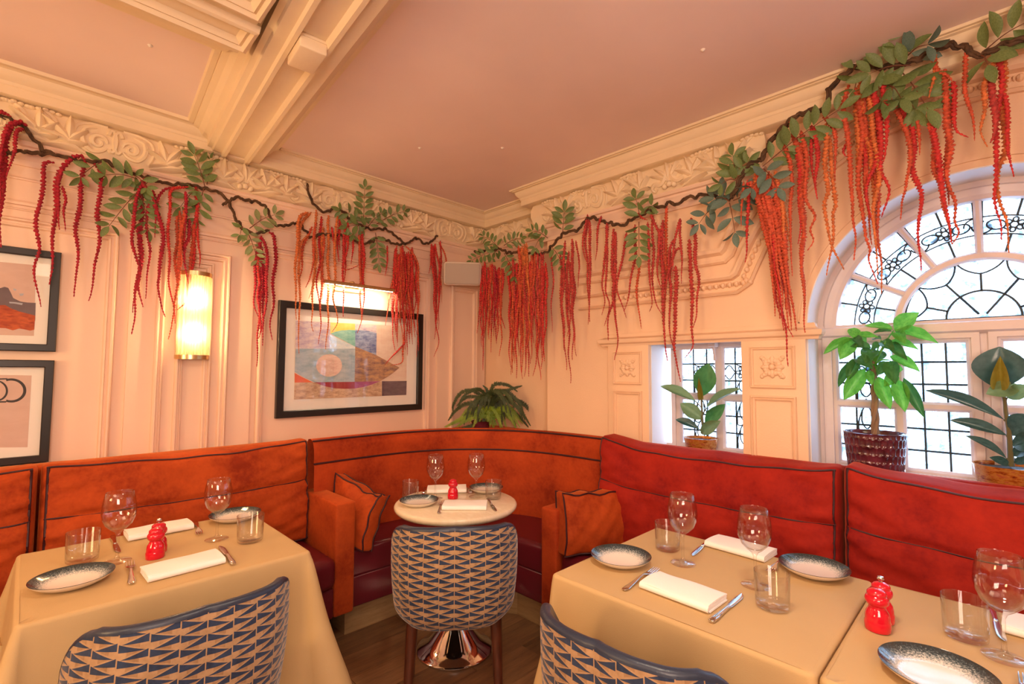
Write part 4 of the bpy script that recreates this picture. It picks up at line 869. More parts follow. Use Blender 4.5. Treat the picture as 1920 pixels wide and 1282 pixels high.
# ------------------------------------------------------------------ tub chairs in zigzag cut velvet
def smooth(a, b, x):
    t = min(max((x-a)/(b-a), 0), 1); return t*t*(3-2*t)
def make_chair(label):
    t = thing('tub_chair', label, 'chair', group='zigzag velvet tub chairs')
    W_, YB, RC, YF = .240, -.265, .155, .155
    path = [(-W_, y) for y in np.linspace(YF, YB+RC, 22)]+[(-W_+RC-RC*math.cos(a), YB+RC-RC*math.sin(a)) for a in np.linspace(0, PI/2, 20)[1:]]
    mid = [(x, YB) for x in np.linspace(-W_+RC, W_-RC, 16)[1:-1]]; path = np.array(path+mid+[(-p[0], p[1]) for p in path[::-1]])
    path[:, 1] -= .030*(1-(path[:, 0]/W_)**2)*(path[:, 1] < YB+RC)      # slight belly of the back
    L = np.concatenate([[0], np.cumsum(np.linalg.norm(np.diff(path, axis=0), axis=1))]); L -= L[-1]/2; k = len(path); P, N = mitre(path)   # N points outward here
    if N[k//2][1] > 0: N = -N
    def topz(i):
        y = path[i][1]; return .815-.016*abs(L[i]/.3)**2 if y < -.215 else .800-.31*smooth(-.215, .02, y)
    TH = .026; Zb = .405
    def outer(i, f):
        zt = topz(i)-.008; z = Zb+(zt-Zb)*f; u = (z-Zb)/.41; off = .016*math.sin(PI*min(u, 1)*.9)-.030*max(0, 1-u/.16)**2+.006*u
        fl = .0035*abs(math.sin(PI*L[i]/.116))-.004-.006*math.exp(-(L[i]/.006)**2)
        back = 1 if path[i][1] < .0 else .3; lean = -.045*u*back*smooth(.05, -.20, path[i][1])
        return (path[i][0]+N[i][0]*(off+fl), path[i][1]+N[i][1]*(off+fl)+lean, z)
    nz = 26; G = [[outer(i, j/(nz-1)) for j in range(nz)] for i in range(k)]
    mb = MB().grid(G); me = mb.mesh('outer_shell', CHAIRF, True, 60)
    uvl = me.uv_layers.new(name='UVMap'); 
    vu = np.array([[L[i]/.0560, (np.array(G[i][j])[2]-.4)/  .0345] for i in range(k) for j in range(nz)]); vi = np.empty(len(me.loops), int); me.loops.foreach_get('vertex_index', vi); uvl.data.foreach_set('uv', vu[vi].ravel())
    link('outer_shell', me, t)
    # navy rim roll and inner lining
    R = []
    for i in range(k):
        o = np.array(outer(i, 1)); inn = -np.array([N[i][0], N[i][1], 0]); row = [o+np.array([0, 0, -.002])-inn*.001]
        for a in np.linspace(0, PI, 9): row.append(o+inn*(TH/2-TH/2*math.cos(a))+np.array([0, 0, .009*math.sin(a)+.002]))
        zt = topz(i); q = o+inn*TH
        for f in np.linspace(.06, 1, 10): row.append(np.array([q[0]+inn[0]*.012*f, q[1]+inn[1]*.012*f+.045*f*(zt > .7), zt-(zt-.455)*f]))
        R.append(row)
    MB().grid(R).build('inner_lining', NAVY, t, angle=70)
    MB().rbox(-W_+.062, W_-.062, YB+.05, YF-.005, .425, .490, .030, 4, seg=(4, 4, 1)).build('seat', NAVY, t, merge=True, angle=70)
    MB().rbox(-W_+.075, W_-.075, YB+.05, YF-.03, .398, .430, .006, 1).build('seat_underside', BLACKW, t, merge=True)
    for sx in (-1, 1):
        MB().tube([(sx*.165, -.185, .405), (sx*.172, -.205, .25), (sx*.182, -.240, 0)], [.024, .020, .013], 12).build('leg', MAHOG, t)
        MB().tube([(sx*.180, .125, .405), (sx*.188, .135, .22), (sx*.196, .150, 0)], [.021, .018, .013], 12).build('leg', MAHOG, t)
    return t
ch0 = make_chair('zigzag velvet tub chair at the left table, seen from behind at lower left')
def put(c, back, facing, label):
    f = math.radians(facing); loc = (back[0]-math.cos(f)*-.30, back[1]-math.sin(f)*-.30, 0); return place(c, loc, f-PI/2, label)
put(ch0, (1.605, -2.365), 180, 'zigzag velvet tub chair at the left table, seen from behind at lower left')
c1 = copy_tree(ch0); put(c1, (1.555, -1.525), 141, 'zigzag velvet tub chair before the round marble table, seen squarely from behind')
c2 = copy_tree(ch0); put(c2, (2.405, -1.775), 92, 'zigzag velvet tub chair at the right table with its navy lining showing, bottom centre')
def od(px, py, depth): return CAM+ray(px, py)*depth
# ------------------------------------------------------------------ things on the left wall
def picture(label, y0, y1, z0, z1, bw, mw, art, group=None):
    t = thing('framed_picture', label, 'picture', (0, (y0+y1)/2, (z0+z1)/2), 0, 'black framed prints'); oy_, oz_ = (y0+y1)/2, (z0+z1)/2
    loc = (0, -oy_, -oz_)
    sweep_wall(MB(), [(y0, z0), (y0, z1), (y1, z1), (y1, z0)], [(0, .004), (0, .030), (.003, .034), (bw-.003, .034), (bw, .031), (bw, .012)], WL, True).build('frame', BLACKW, t, angle=25, loc=loc)
    MB().box(.004, .012, y0+.004, y1-.004, z0+.004, z1-.004).build('mount', MATB, t, smooth=False, loc=loc)
    MB().box(.0225, .0235, y0+bw-.002, y1-bw+.002, z0+bw-.002, z1-bw+.002).build('picture_glass', PICGLASS, t, smooth=False, loc=loc)
    mb = MB(); mats = []
    for n, (poly, mat) in enumerate(art):
        if mat not in mats: mats.append(mat)
        d = .0128+.0003*n; mb.prism([tuple(p) for p in poly], 0, d-.0006, d, mats.index(mat))
    mb.build('print', mats, t, smooth=False, loc=loc); return t
def cw(ox_, oy_, s, pts): return [tuple(ox(ox_+x/s, oy_+y/s, .013)[1:]) for x, y in pts]
A = lambda *p: cw(500, 540, 4.931, p)
C1 = artm('art_lilac', (.46, .36, .55), (.80, .70, .70)); C2 = artm('art_yellow', (.85, .62, .10), (.90, .72, .22), 6); C3 = artm('art_teal', (.16, .50, .46), (.38, .66, .58)); C4 = artm('art_blue', (.06, .12, .38), (.40, .48, .68), 20)
C5 = artm('art_pale_blue', (.55, .68, .78), (.78, .82, .84)); C6 = artm('art_grey_blue', (.28, .42, .52), (.52, .60, .66), 9); C7 = artm('art_pink', (.72, .46, .40), (.86, .66, .58), 20); C8 = artm('art_brown', (.20, .11, .13), (.62, .36, .18), 16)
C9 = artm('art_peach', (.80, .60, .48), (.88, .74, .62), 5); C10 = artm('art_orange', (.80, .13, .03), (.85, .18, .05), 4); C11 = artm('art_maroon', (.32, .02, .03), (.40, .035, .05), 6); C12 = artm('art_purple', (.34, .07, .22), (.45, .12, .30), 6); C13 = artm('art_sand', (.42, .24, .16), (.76, .56, .38), 18); C14 = artm('art_aubergine', (.075, .045, .080), (.16, .11, .15), 14)
lensTop = [(590, 420), (640, 402), (690, 391), (760, 386), (818, 388)]; low = [(258, 775), (330, 818), (400, 850), (480, 885), (560, 912), (640, 926), (720, 931), (812, 928)]
art_big = [(A((268, 300), (1300, 352), (1290, 987), (252, 1030)), C9), (A((268, 300), (590, 318), (585, 562), (266, 560)), C1), (A((590, 318), (820, 330), (818, 400), (590, 418)), C2), (A((818, 330), (1016, 342), (1016, 416), (920, 394), (818, 388)), C1),
    (A((586, 430), (818, 542), (818, 600), (585, 570)), C5), (A(*lensTop, (818, 542)), C3), (A((818, 388), (870, 388), (920, 393), (970, 403), (1016, 416), (1012, 618), (818, 540)), C4),
    (A((266, 560), (700, 560), (818, 560), (812, 868), (440, 870), (370, 838), (258, 775)), C6), (A((818, 540), (1012, 620), (1225, 735), (1180, 775), (1130, 812), (1050, 858), (812, 868)), C8),
    (A((258, 785), (330, 825), (400, 858), (430, 872), (258, 875)), C10), (A((258, 873), (440, 870), (560, 912), (640, 926), (720, 931), (812, 928), (890, 915), (960, 895), (1062, 860), (1062, 997), (252, 1030)), C13),
    (A((440, 870), (812, 866), (812, 928), (720, 931), (640, 926), (560, 912), (490, 890)), C11), (A((812, 866), (1050, 860), (960, 895), (890, 915), (812, 928)), C12), (A((1064, 860), (1292, 858), (1288, 986), (1064, 996)), C14), (A(*[(575+120*math.cos(t), 715+104*math.sin(t)) for t in np.linspace(0, 2*PI, 26)[:-1]]), C7)]
picture('large black framed abstract print with a coloured fish-like shape under a brass picture light', -1.658, -.636, 1.113, 1.814, .042, .09, art_big)
B = lambda *p: cw(0, 440, 2.913, p)
C15 = artm('art_dusty_pink', (.66, .46, .38), (.72, .52, .44), 4); C16 = artm('art_slate', (.13, .10, .12), (.18, .14, .16), 5); C17 = artm('art_lava_red', (.30, .03, .012), (.62, .12, .03), 26); C18 = artm('art_mist', (.42, .45, .52), (.50, .52, .58), 9); INK = simple('art_black_ink', (.01, .01, .012), .5)
art1 = [(B((-330, 118), (196, 166), (185, 552), (-330, 538)), C15), (B((-330, 330), (-200, 300), (-90, 350), (0, 292), (25, 284), (45, 290), (60, 318), (72, 345), (110, 364), (150, 370), (195, 372), (192, 470), (-330, 450)), C16),
    (B((-330, 400), (-150, 420), (0, 384), (30, 384), (60, 402), (110, 420), (150, 430), (192, 442), (187, 518), (165, 524), (140, 518), (105, 512), (70, 522), (30, 510), (-330, 500)), C17), (B((72, 292), (90, 298), (88, 306), (74, 304)), C18), (B((105, 322), (130, 320), (126, 332), (110, 334)), C18), (B((50, 366), (85, 368), (125, 374), (120, 384), (80, 376), (52, 374)), C18)]
picture('upper black framed print of a slate hill above a red band at the left edge', -3.32, -2.617, 1.476, 1.929, .032, .08, art1)
def ringpoly(c, rx, ry, w, n=28):
    o = [(c[0]+rx*math.cos(t), c[1]+ry*math.sin(t)) for t in np.linspace(-PI*.62, PI*.62, n)]; i = [(c[0]+(rx-w)*math.cos(t)-2, c[1]+(ry-w*.8)*math.sin(t)) for t in np.linspace(PI*.62, -PI*.62, n)]; return o+i
art2 = [(B((-330, 760), (173, 768), (150, 1160), (-330, 1165)), C15), (B(*ringpoly((62, 850), 82, 66, 15)), INK), (B(*ringpoly((-22, 852), 66, 58, 10)), INK), (B((-80, 786), (40, 783), (40, 790), (-80, 794)), INK), (B((-80, 910), (34, 908), (34, 916), (-80, 918)), INK)]
picture('lower black framed print of looped black ink lines at the left edge', -3.32, -2.619, .985, 1.437, .032, .08, art2)
# wall sconce
sc = thing('wall_sconce', 'half-round ribbed glass wall sconce with brass rims, glowing', 'wall lamp', (.034, -2.092, 1.452))
hc = lambda r, z, n=17: [(r*math.sin(a)*.95, -r*math.cos(a), z) for a in np.linspace(0, PI, n)]
def halfband(r0, z0, z1, mat, name):
    mb = MB(); mb.grid([hc(r0, z0), hc(r0, z1)]); mb.cap(np.array(hc(r0, z0))[::-1]); mb.cap(hc(r0, z1)); return mb.build(name, mat, sc, angle=40)
halfband(.078, .0, .022, BRASS, 'lower_rim'); halfband(.078, .438, .460, BRASS, 'upper_rim')
MB().box(-.008, .002, -.074, .074, .01, .45).build('back_plate', BRASS, sc, smooth=False)
mb = MB()
for a in np.linspace(.06, PI-.06, 19): mb.tube([(.071*math.sin(a)*.95, -.071*math.cos(a), .020), (.071*math.sin(a)*.95, -.071*math.cos(a), .440)], .0058, 8)
mb.build('ribbed_shade', RODM, sc)
for z in (.135, .315):
    MB().lathe([(0, -.032), (.012, -.028), (.017, -.008), (.014, .014), (.008, .026), (.008, .045)], (.030, 0, z), 14).build('bulb', BULB, sc)
MB().lathe([(.010, -.05), (.010, .05)], (.030, 0, .225), 12, capb=True, capt=True).build('lamp_holder', BRASS, sc)
for z in (.135, .315):
    l = bpy.data.lights.new('sconce_bulb_light', 'POINT'); l.energy = 11.0; l.color = (1, .66, .34); l.shadow_soft_size = .03; o = bpy.data.objects.new('sconce_bulb_light', l); COL.objects.link(o); o.parent = sc; o.location = (.060, 0, z)
# picture light over the large print
pl = thing('picture_light', 'brass picture light on an arm above the large abstract print', 'picture light', (0, -1.16, 1.94))
MB().rbox(0, .012, -.16, .06, -.030, .030, .003, 1).build('wall_plate', BRASS, pl, merge=True)
for y in (-.07, .0): MB().tube(spline([(.008, y, .012), (.05, y, .030), (.10, y, .028), (.118, y, .008)], 12), .005, 8).build('arm', BRASS, pl)
G = [[(.120+.017*math.cos(a), y, .0+.017*math.sin(a)) for a in np.linspace(-.5, PI+.1, 14)] for y in (-.27, .215)]; mb = MB().grid(G); mb.cap(G[0]); mb.cap(G[1]); mb.build('shade', BRASS, pl)
MB().tube([(.119, -.262, -.004), (.119, .208, -.004)], .005, 8).build('lamp_strip', STRIP, pl)
o = area('picture_light_lamp', (.118, -.0275, -.012), .46, 4.2, (1, .78, .50), sizey=.012); o.parent = pl; o.rotation_euler = (0, math.radians(-14), 0); o.rotation_euler = Vector((-.42, 0, -1)).to_track_quat('-Z', 'Y').to_euler()
o.data.shape = 'RECTANGLE'; o.data.size = .012; o.data.size_y = .46; o.rotation_euler = (0, math.radians(22), 0)
# loudspeaker in the corner
p = oz(866, 512, 2.195); d = np.array([.27, -.27]); spk = thing('wall_loudspeaker', 'white wall loudspeaker with grey grille high in the room corner', 'loudspeaker', tuple(od(867, 513, 3.72)), D(-38))
tilt = Matrix.Rotation(D(-10), 3, 'Y') 
def tl(P): return (np.asarray(P) @ np.array(Matrix.Rotation(D(12), 3, 'Y')).T)
MB().rbox(-.055, .070, -.142, .142, -.088, .088, .030, 4, fn=lambda P: tl(P*np.stack([np.ones_like(P[..., 0]), 1-.10*(P[..., 0] < 0), 1-.14*(P[..., 0] < 0)], -1))).build('cabinet', SOCKET, spk, merge=True, angle=60)
MB().rbox(.062, .076, -.128, .128, -.076, .076, .026, 4, fn=tl).build('grille', GRILLE, spk, merge=True, angle=60)
MB().tube([(-.05, 0, .0), (-.12, 0, -.01), (-.17, .0, 0)], .014, 8).build('bracket', SOCKET, spk)
# ------------------------------------------------------------------ plants
def leaf_me(name, mat, n=9, m=5, fold=.10, curl=.12, wid=.5, peak=.45, wave=0., sharp=1.):
    G = []
    for i in range(n):
        u = i/(n-1); w = wid*(math.sin(PI*u**(math.log(.5)/math.log(peak)))**.75 if 0 < u < 1 else .02)*(1 if u < .75 else (1-(u-.75)*sharp*.8)); row = []
        for j in range(m):
            s_ = (j-(m-1)/2)/((m-1)/2); row.append((u, s_*w*.5, fold*w*abs(s_)-curl*u*u+wave*math.sin(u*18+2*s_)*abs(s_)*.02))
        G.append(row)
    return MB().grid(G).mesh(name, mat, True, 0)
def mat_from(base, tip, nrm, width, droop=0):
    b, t = np.array(base), np.array(tip); x = t-b; L = np.linalg.norm(x); x /= L; n = np.array(nrm, float); n = n-(n@x)*x; n /= np.linalg.norm(n)+1e-9; y = np.cross(n, x)
    M = Matrix.Identity(4)
    for i in range(3): M[i][0] = x[i]*L; M[i][1] = y[i]*width; M[i][2] = n[i]*L; M[i][3] = b[i]
    return M
def put_leaf(me, par, M, name='leaf'):
    o = bpy.data.objects.new(name, me); COL.objects.link(o); o.parent = par; o.matrix_local = M; return o
def tocam(p): d = CAM-np.array(p); return d/np.linalg.norm(d)
def od(px, py, depth): return CAM+ray(px, py)*depth
UP = np.array([0, 0, 1.])
def plant(label, base, cat='plant'):
    t = thing('potted_plant', label, cat, tuple(base)); return t, -np.array(base)
RUB = leaf_me('rubber_leaf', LEAF_R, 13, 7, .13, .10, 1, .55, 0, .1); RUBD = leaf_me('dark_rubber_leaf', LEAF_D, 13, 7, .13, .12, 1, .55, 0, .1); RUBB = leaf_me('pale_rubber_leaf', LEAF_RB, 13, 7, .13, .10, 1, .52, 0, .2); YOUNG = leaf_me('young_leaf', LEAF_Y, 9, 5, .5, .05, 1, .4)
MON = leaf_me('money_leaf', LEAF_M, 11, 5, .22, .16, 1, .52, 1.); MOND = leaf_me('money_leaf_dark', LEAF_R, 11, 5, .22, .20, 1, .52, 1.)
SILLZ = BV(SILL+.005)
def leaves_px(par, off, crop, yp, rows):
    cx, cy, s = crop; rg = np.random.default_rng(len(rows)); k = np.linalg.norm(oy(1600, 800, yp)-CAM)
    for me, bx, by, tx, ty, w, face, dy in rows:
        b = oy(cx+bx/s, cy+by/s, yp); t = oy(cx+tx/s, cy+ty/s, yp+dy); dep = (b-CAM)@CF; wm = w/s*dep/FPX
        n = tocam(b)*face+UP*(1-face)+rg.normal(0, .05, 3); M = mat_from(b+off, t+off, n, wm/max(face, .85)); put_leaf(me, par, M)
        yield b
# small rubber plant on the small window's sill
yp = -.075; b0 = oy(1314, 820, yp); base = np.array([b0[0], yp, SILLZ]); t, off = plant('small rubber plant in a copper-leaf pot on the small window sill', base)
ph_ = b0[2]-SILLZ
MB().lathe([(.070, 0), (.074, .004), (.088, ph_-.004), (.090, ph_), (.085, ph_), (.082, ph_-.015), (.080, ph_-.02)], n=40, capb=True).build('pot', POTM, t, angle=50)
MB().lathe([(0, ph_-.010), (.04, ph_-.012), (.083, ph_-.016)], n=30).build('soil', SOIL, t)
c6_ = (1120, 560, 3.77); P_ = lambda x, y: oy(c6_[0]+x/c6_[2], c6_[1]+y/c6_[2], yp)+off
MB().tube(spline([P_(748, 960), P_(742, 850), P_(735, 690)], 14), np.linspace(.008, .005, 14), 8).build('stem', STEMG, t)
for _ in leaves_px(t, off, c6_, yp, [(RUB, 735, 692, 785, 462, 150, 1, -.03), (RUBB, 692, 722, 448, 604, 66, .5, -.04), (RUBB, 772, 772, 992, 620, 62, .55, -.05), (RUBB, 747, 852, 588, 738, 92, .9, -.05), (RUB, 762, 880, 893, 752, 76, .85, -.05), (RUBD, 722, 922, 556, 843, 56, .6, -.04), (RUBB, 732, 952, 856, 868, 76, .9, -.06), (YOUNG, 733, 712, 716, 560, 34, .9, -.045)]): pass
mb = MB()
for x0, y0, x1, y1 in ((738, 770, 692, 722), (740, 820, 772, 772), (744, 860, 747, 852), (742, 890, 762, 880), (746, 930, 722, 922)): mb.tube([P_(x0, y0), P_(x1, y1)], .003, 6)
mb.build('leaf_stalks', STEMG, t)
# money tree in a dimpled plum pot
yp = -.088; b0 = oy(1639, 812, yp); base = np.array([b0[0], yp, SILLZ]); t, off = plant('braided money tree in a dimpled plum pot on the arched window sill', base); H_ = b0[2]-SILLZ
na, nh = 180, 84; G = []
for i in range(na):
    a = 2*PI*i/na; row = []
    for j in range(nh):
        v = j/(nh-1); q = a/(2*PI)*30; rowi = v*5.5; odd = int(rowi) % 2; fx = (q+.5*odd) % 1-.5; fz = rowi % 1-.5
        e = max(0, 1-(fx/.44)**2-(fz/.56)**2); r = .096+.016*v-.0050*math.sqrt(e); row.append((r*math.cos(a), r*math.sin(a), .001+v*(H_-.001)))
    G.append(row)
MB().grid(G, cu=True).build('pot', POTR, t, angle=0)
MB().lathe([(.111, H_-.001), (.113, H_+.004), (.108, H_+.006), (.104, H_), (.102, H_-.03), (0, H_-.03)], n=48).build('pot_rim', POTR, t); MB().lathe([(0, H_-.022), (.102, H_-.025)], n=24).build('soil', SOIL, t)
z4 = (1540, 560, 3.5605); P_ = lambda x, y, dy=0: oy(z4[0]+x/z4[2], z4[1]+y/z4[2], yp+dy)+off
a0, a1 = P_(362, 925), P_(350, 410)
for k in range(3):
    pts = [a0+(a1-a0)*u+.0085*(1-.35*u)*np.array([math.cos(u*9+k*2.094), math.sin(u*9+k*2.094), 0]) for u in np.linspace(0, 1, 40)]; MB().tube(pts, np.linspace(.0088, .0062, 40), 8).build('trunk', TRUNK, t)
rows = [(MON, 490, 210, 637, 94, 92, .75, -.04), (MON, 480, 205, 298, 172, 44, .6, -.05), (MOND, 475, 218, 345, 216, 34, .5, 0), (MON, 490, 215, 768, 272, 66, .6, -.06), (MON, 495, 222, 552, 284, 64, .9, -.09),
    (MON, 212, 262, 222, 188, 66, .9, .02), (MON, 210, 262, 12, 358, 52, .7, -.05), (MON, 210, 265, 130, 394, 92, .9, -.07), (MON, 215, 260, 372, 244, 44, .6, -.03), (MOND, 215, 264, 270, 306, 48, .8, -.09),
    (MOND, 335, 330, 205, 305, 54, .6, -.05), (MOND, 335, 335, 300, 410, 88, .9, -.08), (MOND, 335, 330, 400, 300, 50, .6, -.02), (MOND, 400, 270, 340, 262, 40, .5, .03), (MOND, 400, 285, 475, 330, 60, .7, -.06),
    (MOND, 240, 395, 104, 582, 50, .7, -.03), (MOND, 240, 398, 178, 530, 66, .9, -.07), (MOND, 240, 395, 325, 445, 66, .8, -.09), (MON, 290, 468, 154, 667, 98, .95, -.06), (MON, 378, 520, 456, 724, 84, .95, -.07), (MON, 505, 540, 556, 738, 92, .95, -.08), (MOND, 548, 528, 684, 782, 58, .8, -.05),
    (MOND, 455, 415, 488, 545, 82, .9, -.08), (MON, 458, 385, 648, 467, 62, .7, -.07), (MON, 450, 288, 640, 322, 48, .6, -.05), (MOND, 455, 292, 558, 390, 56, .8, -.07), (MON, 505, 500, 425, 578, 66, .9, -.05), (MON, 318, 478, 336, 566, 46, .9, -.05), (MOND, 440, 420, 380, 500, 60, .9, -.05), (MON, 300, 300, 250, 250, 50, .8, .04), (MOND, 360, 420, 420, 340, 60, .8, .04), (MON, 470, 470, 540, 470, 60, .8, -.02)]
for _ in leaves_px(t, off, z4, yp, rows): pass
for x0, y0 in ((482, 212), (212, 264), (335, 332), (400, 275), (240, 398), (290, 468), (378, 515), (505, 525), (455, 410), (452, 290), (318, 475)):
    MB().tube(spline([P_(352, 440), P_((352+x0)/2, (430+y0)/2-12, -.02), P_(x0, y0)], 10), np.linspace(.0045, .0022, 10), 6).build('leaf_stalk', LEAF_M, t)
# big rubber plant at the right edge
yp = -.095; b0 = oy(1893, 872, yp); base = np.array([b0[0], yp, SILLZ]); t, off = plant('tall dark rubber plant in a copper-leaf pot at the right edge of the arched window', base); H_ = b0[2]-SILLZ
MB().lathe([(.082, 0), (.086, .004), (.102, H_-.004), (.104, H_), (.098, H_), (.094, H_-.016)], n=48, capb=True).build('pot', POTM, t, angle=50); MB().lathe([(0, H_-.010), (.05, H_-.011), (.096, H_-.014)], n=30).build('soil', SOIL, t)
P_ = lambda x, y, dy=0: oy(z4[0]+x/z4[2], z4[1]+y/z4[2], yp+dy)+off
MB().tube(spline([P_(1268, 1118), P_(1255, 900), P_(1232, 760), P_(1222, 670), P_(1190, 600)], 24), np.linspace(.010, .005, 24), 8).build('stem', STEMG, t)
rows = [(RUBD, 1185, 606, 1190, 322, 272, 1, -.02), (YOUNG, 1180, 606, 1195, 385, 84, .95, -.045), (RUBB, 1330, 585, 1108, 628, 100, .75, -.05), (RUBD, 1218, 806, 712, 590, 76, .6, -.05), (RUBD, 1238, 912, 872, 798, 72, .6, -.05), (RUBD, 1235, 1064, 982, 905, 54, .6, -.05),
    (RUBD, 1265, 905, 1420, 790, 140, .8, -.05), (RUBD, 1270, 965, 1450, 950, 110, .8, -.07), (RUBD, 1275, 1045, 1400, 985, 70, .7, -.05), (RUBD, 1262, 1112, 1138, 1058, 50, .7, -.05), (RUBD, 1285, 1092, 1420, 1066, 60, .7, -.06), (RUBB, 1240, 660, 1400, 590, 90, .7, -.04)]
for _ in leaves_px(t, off, z4, yp, rows): pass
mb = MB()
for x0, y0, x1, y1 in ((1246, 830, 1218, 806), (1252, 940, 1238, 912), (1258, 1090, 1235, 1064), (1225, 690, 1240, 660), (1190, 612, 1185, 606)): mb.tube([P_(x0, y0), P_(x1, y1)], .0035, 6)
mb.build('leaf_stalks', STEMG, t)
# fern on the ledge in the room corner
fb = np.array([.27, -.27, .960]); t = thing('potted_fern', 'dark bushy fern with bright green foliage on the ledge in the room corner', 'plant', tuple(fb)); off = -fb
MB().lathe([(.055, 0), (.075, .06), (.080, .065), (.074, .066), (.070, .055), (0, .052)], n=28, capb=True).build('pot', POTR, t)
fd = float((fb-CAM)@CF); fz = (820, 700, 9.143)
def FP(x, y, dd): return od(fz[0]+x/fz[2], fz[1]+y/fz[2], fd+dd)+off
rg = np.random.default_rng(21)
def frond(pts, w, mat, name='frond', step=.0042):
    P = spline(pts, 60); L = np.concatenate([[0], np.cumsum(np.linalg.norm(np.diff(P, axis=0), axis=1))]); mb = MB(); mb.tube(P, np.linspace(.0022, .0009, 60), 5)
    n = max(6, int(L[-1]/step))
    for k in range(n):
        u = (k+.5)/n; s_ = u*L[-1]; p = np.array([np.interp(s_, L, P[:, a]) for a in range(3)]); q = np.array([np.interp(min(s_+.004, L[-1]), L, P[:, a]) for a in range(3)]); d = q-p
        if np.linalg.norm(d) < 1e-6: continue
        d /= np.linalg.norm(d); side = np.cross(d, tocam(p-off)); side /= np.linalg.norm(side)+1e-9
        for sg in (-1, 1):
            l = w*(math.sin(PI*min(1, .12+.85*u))**.7)*(.8+.4*rg.random()); e = side*sg+d*.35+rg.normal(0, .12, 3)+UP*.15; e /= np.linalg.norm(e); b = d*.0019
            mb.add([p-b, p+e*l*.5-b*1.5, p+e*l, p+e*l*.5+b*1.5, p+b], [(0, 1, 2, 3, 4)])
    return mb.build(name, mat, t, angle=0)
DK = [[(860, 470), (600, 295), (390, 350), (275, 540), (270, 660)], [(860, 500), (500, 520), (310, 640), (185, 810)], [(900, 450), (930, 270), (1000, 175), (1150, 190), (1260, 225), (1375, 315)], [(900, 470), (1080, 345), (1250, 275), (1455, 210)], [(940, 460), (1250, 430), (1450, 500), (1590, 640), (1640, 800), (1700, 940)], [(940, 500), (1200, 570), (1400, 740), (1570, 930)],
    [(920, 540), (1010, 700), (1090, 900)], [(820, 480), (720, 650), (660, 850), (400, 950), (180, 965)], [(860, 430), (850, 280), (780, 205)], [(950, 480), (1200, 480), (1400, 600), (1600, 900)], [(850, 480), (650, 400), (480, 420), (330, 560)], [(880, 450), (760, 300), (640, 300)], [(900, 480), (1100, 420), (1300, 440), (1500, 560)], [(880, 520), (760, 640), (480, 700), (460, 880)], [(900, 520), (820, 700), (780, 900)], [(900, 500), (1050, 560), (1250, 720), (1350, 920)]]
for i, f_ in enumerate(DK):
    dd = rg.uniform(-.07, .05); frond([FP(880, 620, 0)]+[FP(x, y, dd*min(1, k*.5+.2)) for k, (x, y) in enumerate(f_)], rg.uniform(.017, .022), FERN_D)
for i in range(22):
    a = rg.uniform(0, 2*PI); x0, y0 = 900+60*math.cos(a), 560; xe = x0+rg.uniform(-560, 640); ye = rg.uniform(560, 930); dd = rg.uniform(-.16, -.02); ym = rg.uniform(280, 480)
    frond([FP(900, 640, 0), FP(x0*.8+xe*.2, ym+30, dd*.4), FP((x0+xe)/2, ym, dd*.7), FP(x0*.15+xe*.85, (ym+ye)/2-30, dd), FP(xe, ye, dd)], rg.uniform(.014, .020), FERN_D)
for i in range(40):
    x0 = rg.uniform(780, 1100); xe = x0+rg.uniform(-560, 520); ye = rg.uniform(700, 940); ym = rg.uniform(560, 700)
    if i < 5: xe, ye, ym = rg.uniform(40, 380), rg.uniform(840, 930), 740
    dd = rg.uniform(-.10, .02); frond([FP(x0, 760, dd*.3), FP((x0+xe)/2, ym, dd*.7), FP(xe, ye, dd)], rg.uniform(.014, .022), FERN_L, 'foliage_spray', .0065)
# ------------------------------------------------------------------ hanging garlands: twisted vines, leaf sprays and amaranth strands
CRP = {5: (0, 180, 2.787), 6: (220, 260, 2.9125), 7: (540, 330, 3.4656), 3: (880, 380, 3.6625), 4: (1080, 380, 3.6625), 1: (1360, 160, 2.3733), 2: (1600, 0, 2.2906), 0: (0, 0, 1)}
rg = np.random.default_rng(5)
def strand(pts, r, mat, par, off):
    P0 = np.array(pts); L0 = np.sum(np.linalg.norm(np.diff(P0, axis=0), axis=1)); k = max(24, int(L0/.0030)); P = spline(P0, k); n = 7
    s_ = np.linspace(0, 1, k); P[:, 0] += .004*np.sin(s_*L0*22+rg.random()*6); P[:, 1] += .004*np.sin(s_*L0*25+rg.random()*6)
    T = np.gradient(P, axis=0); T /= np.linalg.norm(T, axis=1)[:, None]; a = np.array([.6, .8, .05]); N = np.cross(T, a); N /= np.linalg.norm(N, axis=1)[:, None]; B = np.cross(T, N)
    per = rg.uniform(.012, .018); bead = .34+.72*np.abs(np.sin(PI*s_*L0/per+rg.random()*6))**.8
    tap = np.clip(1.02-.80*np.clip((s_-.42)/.58, 0, 1), .2, 1)*np.clip(s_*14+.45, 0, 1)
    th = np.arange(n)*2*PI/n; R = (r*tap*bead)[:, None]*rg.uniform(.70, 1.38, (k, n)); th2 = th[None]+rg.uniform(-.2, .2, (k, 1))
    V = P[:, None]+R[..., None]*(np.cos(th2)[..., None]*N[:, None]+np.sin(th2)[..., None]*B[:, None])
    mb = MB().grid(V+off, cv=True); o = mb.build('amaranth_strand', mat, par, angle=0); return o
LF = {}
for nm, mt in (('G', LEAF_G), ('B', LEAF_B), ('P', LEAF_P)): LF[nm] = leaf_me('leaflet', mt, 9, 3, .10, .08, 1, .52, 0, .25)
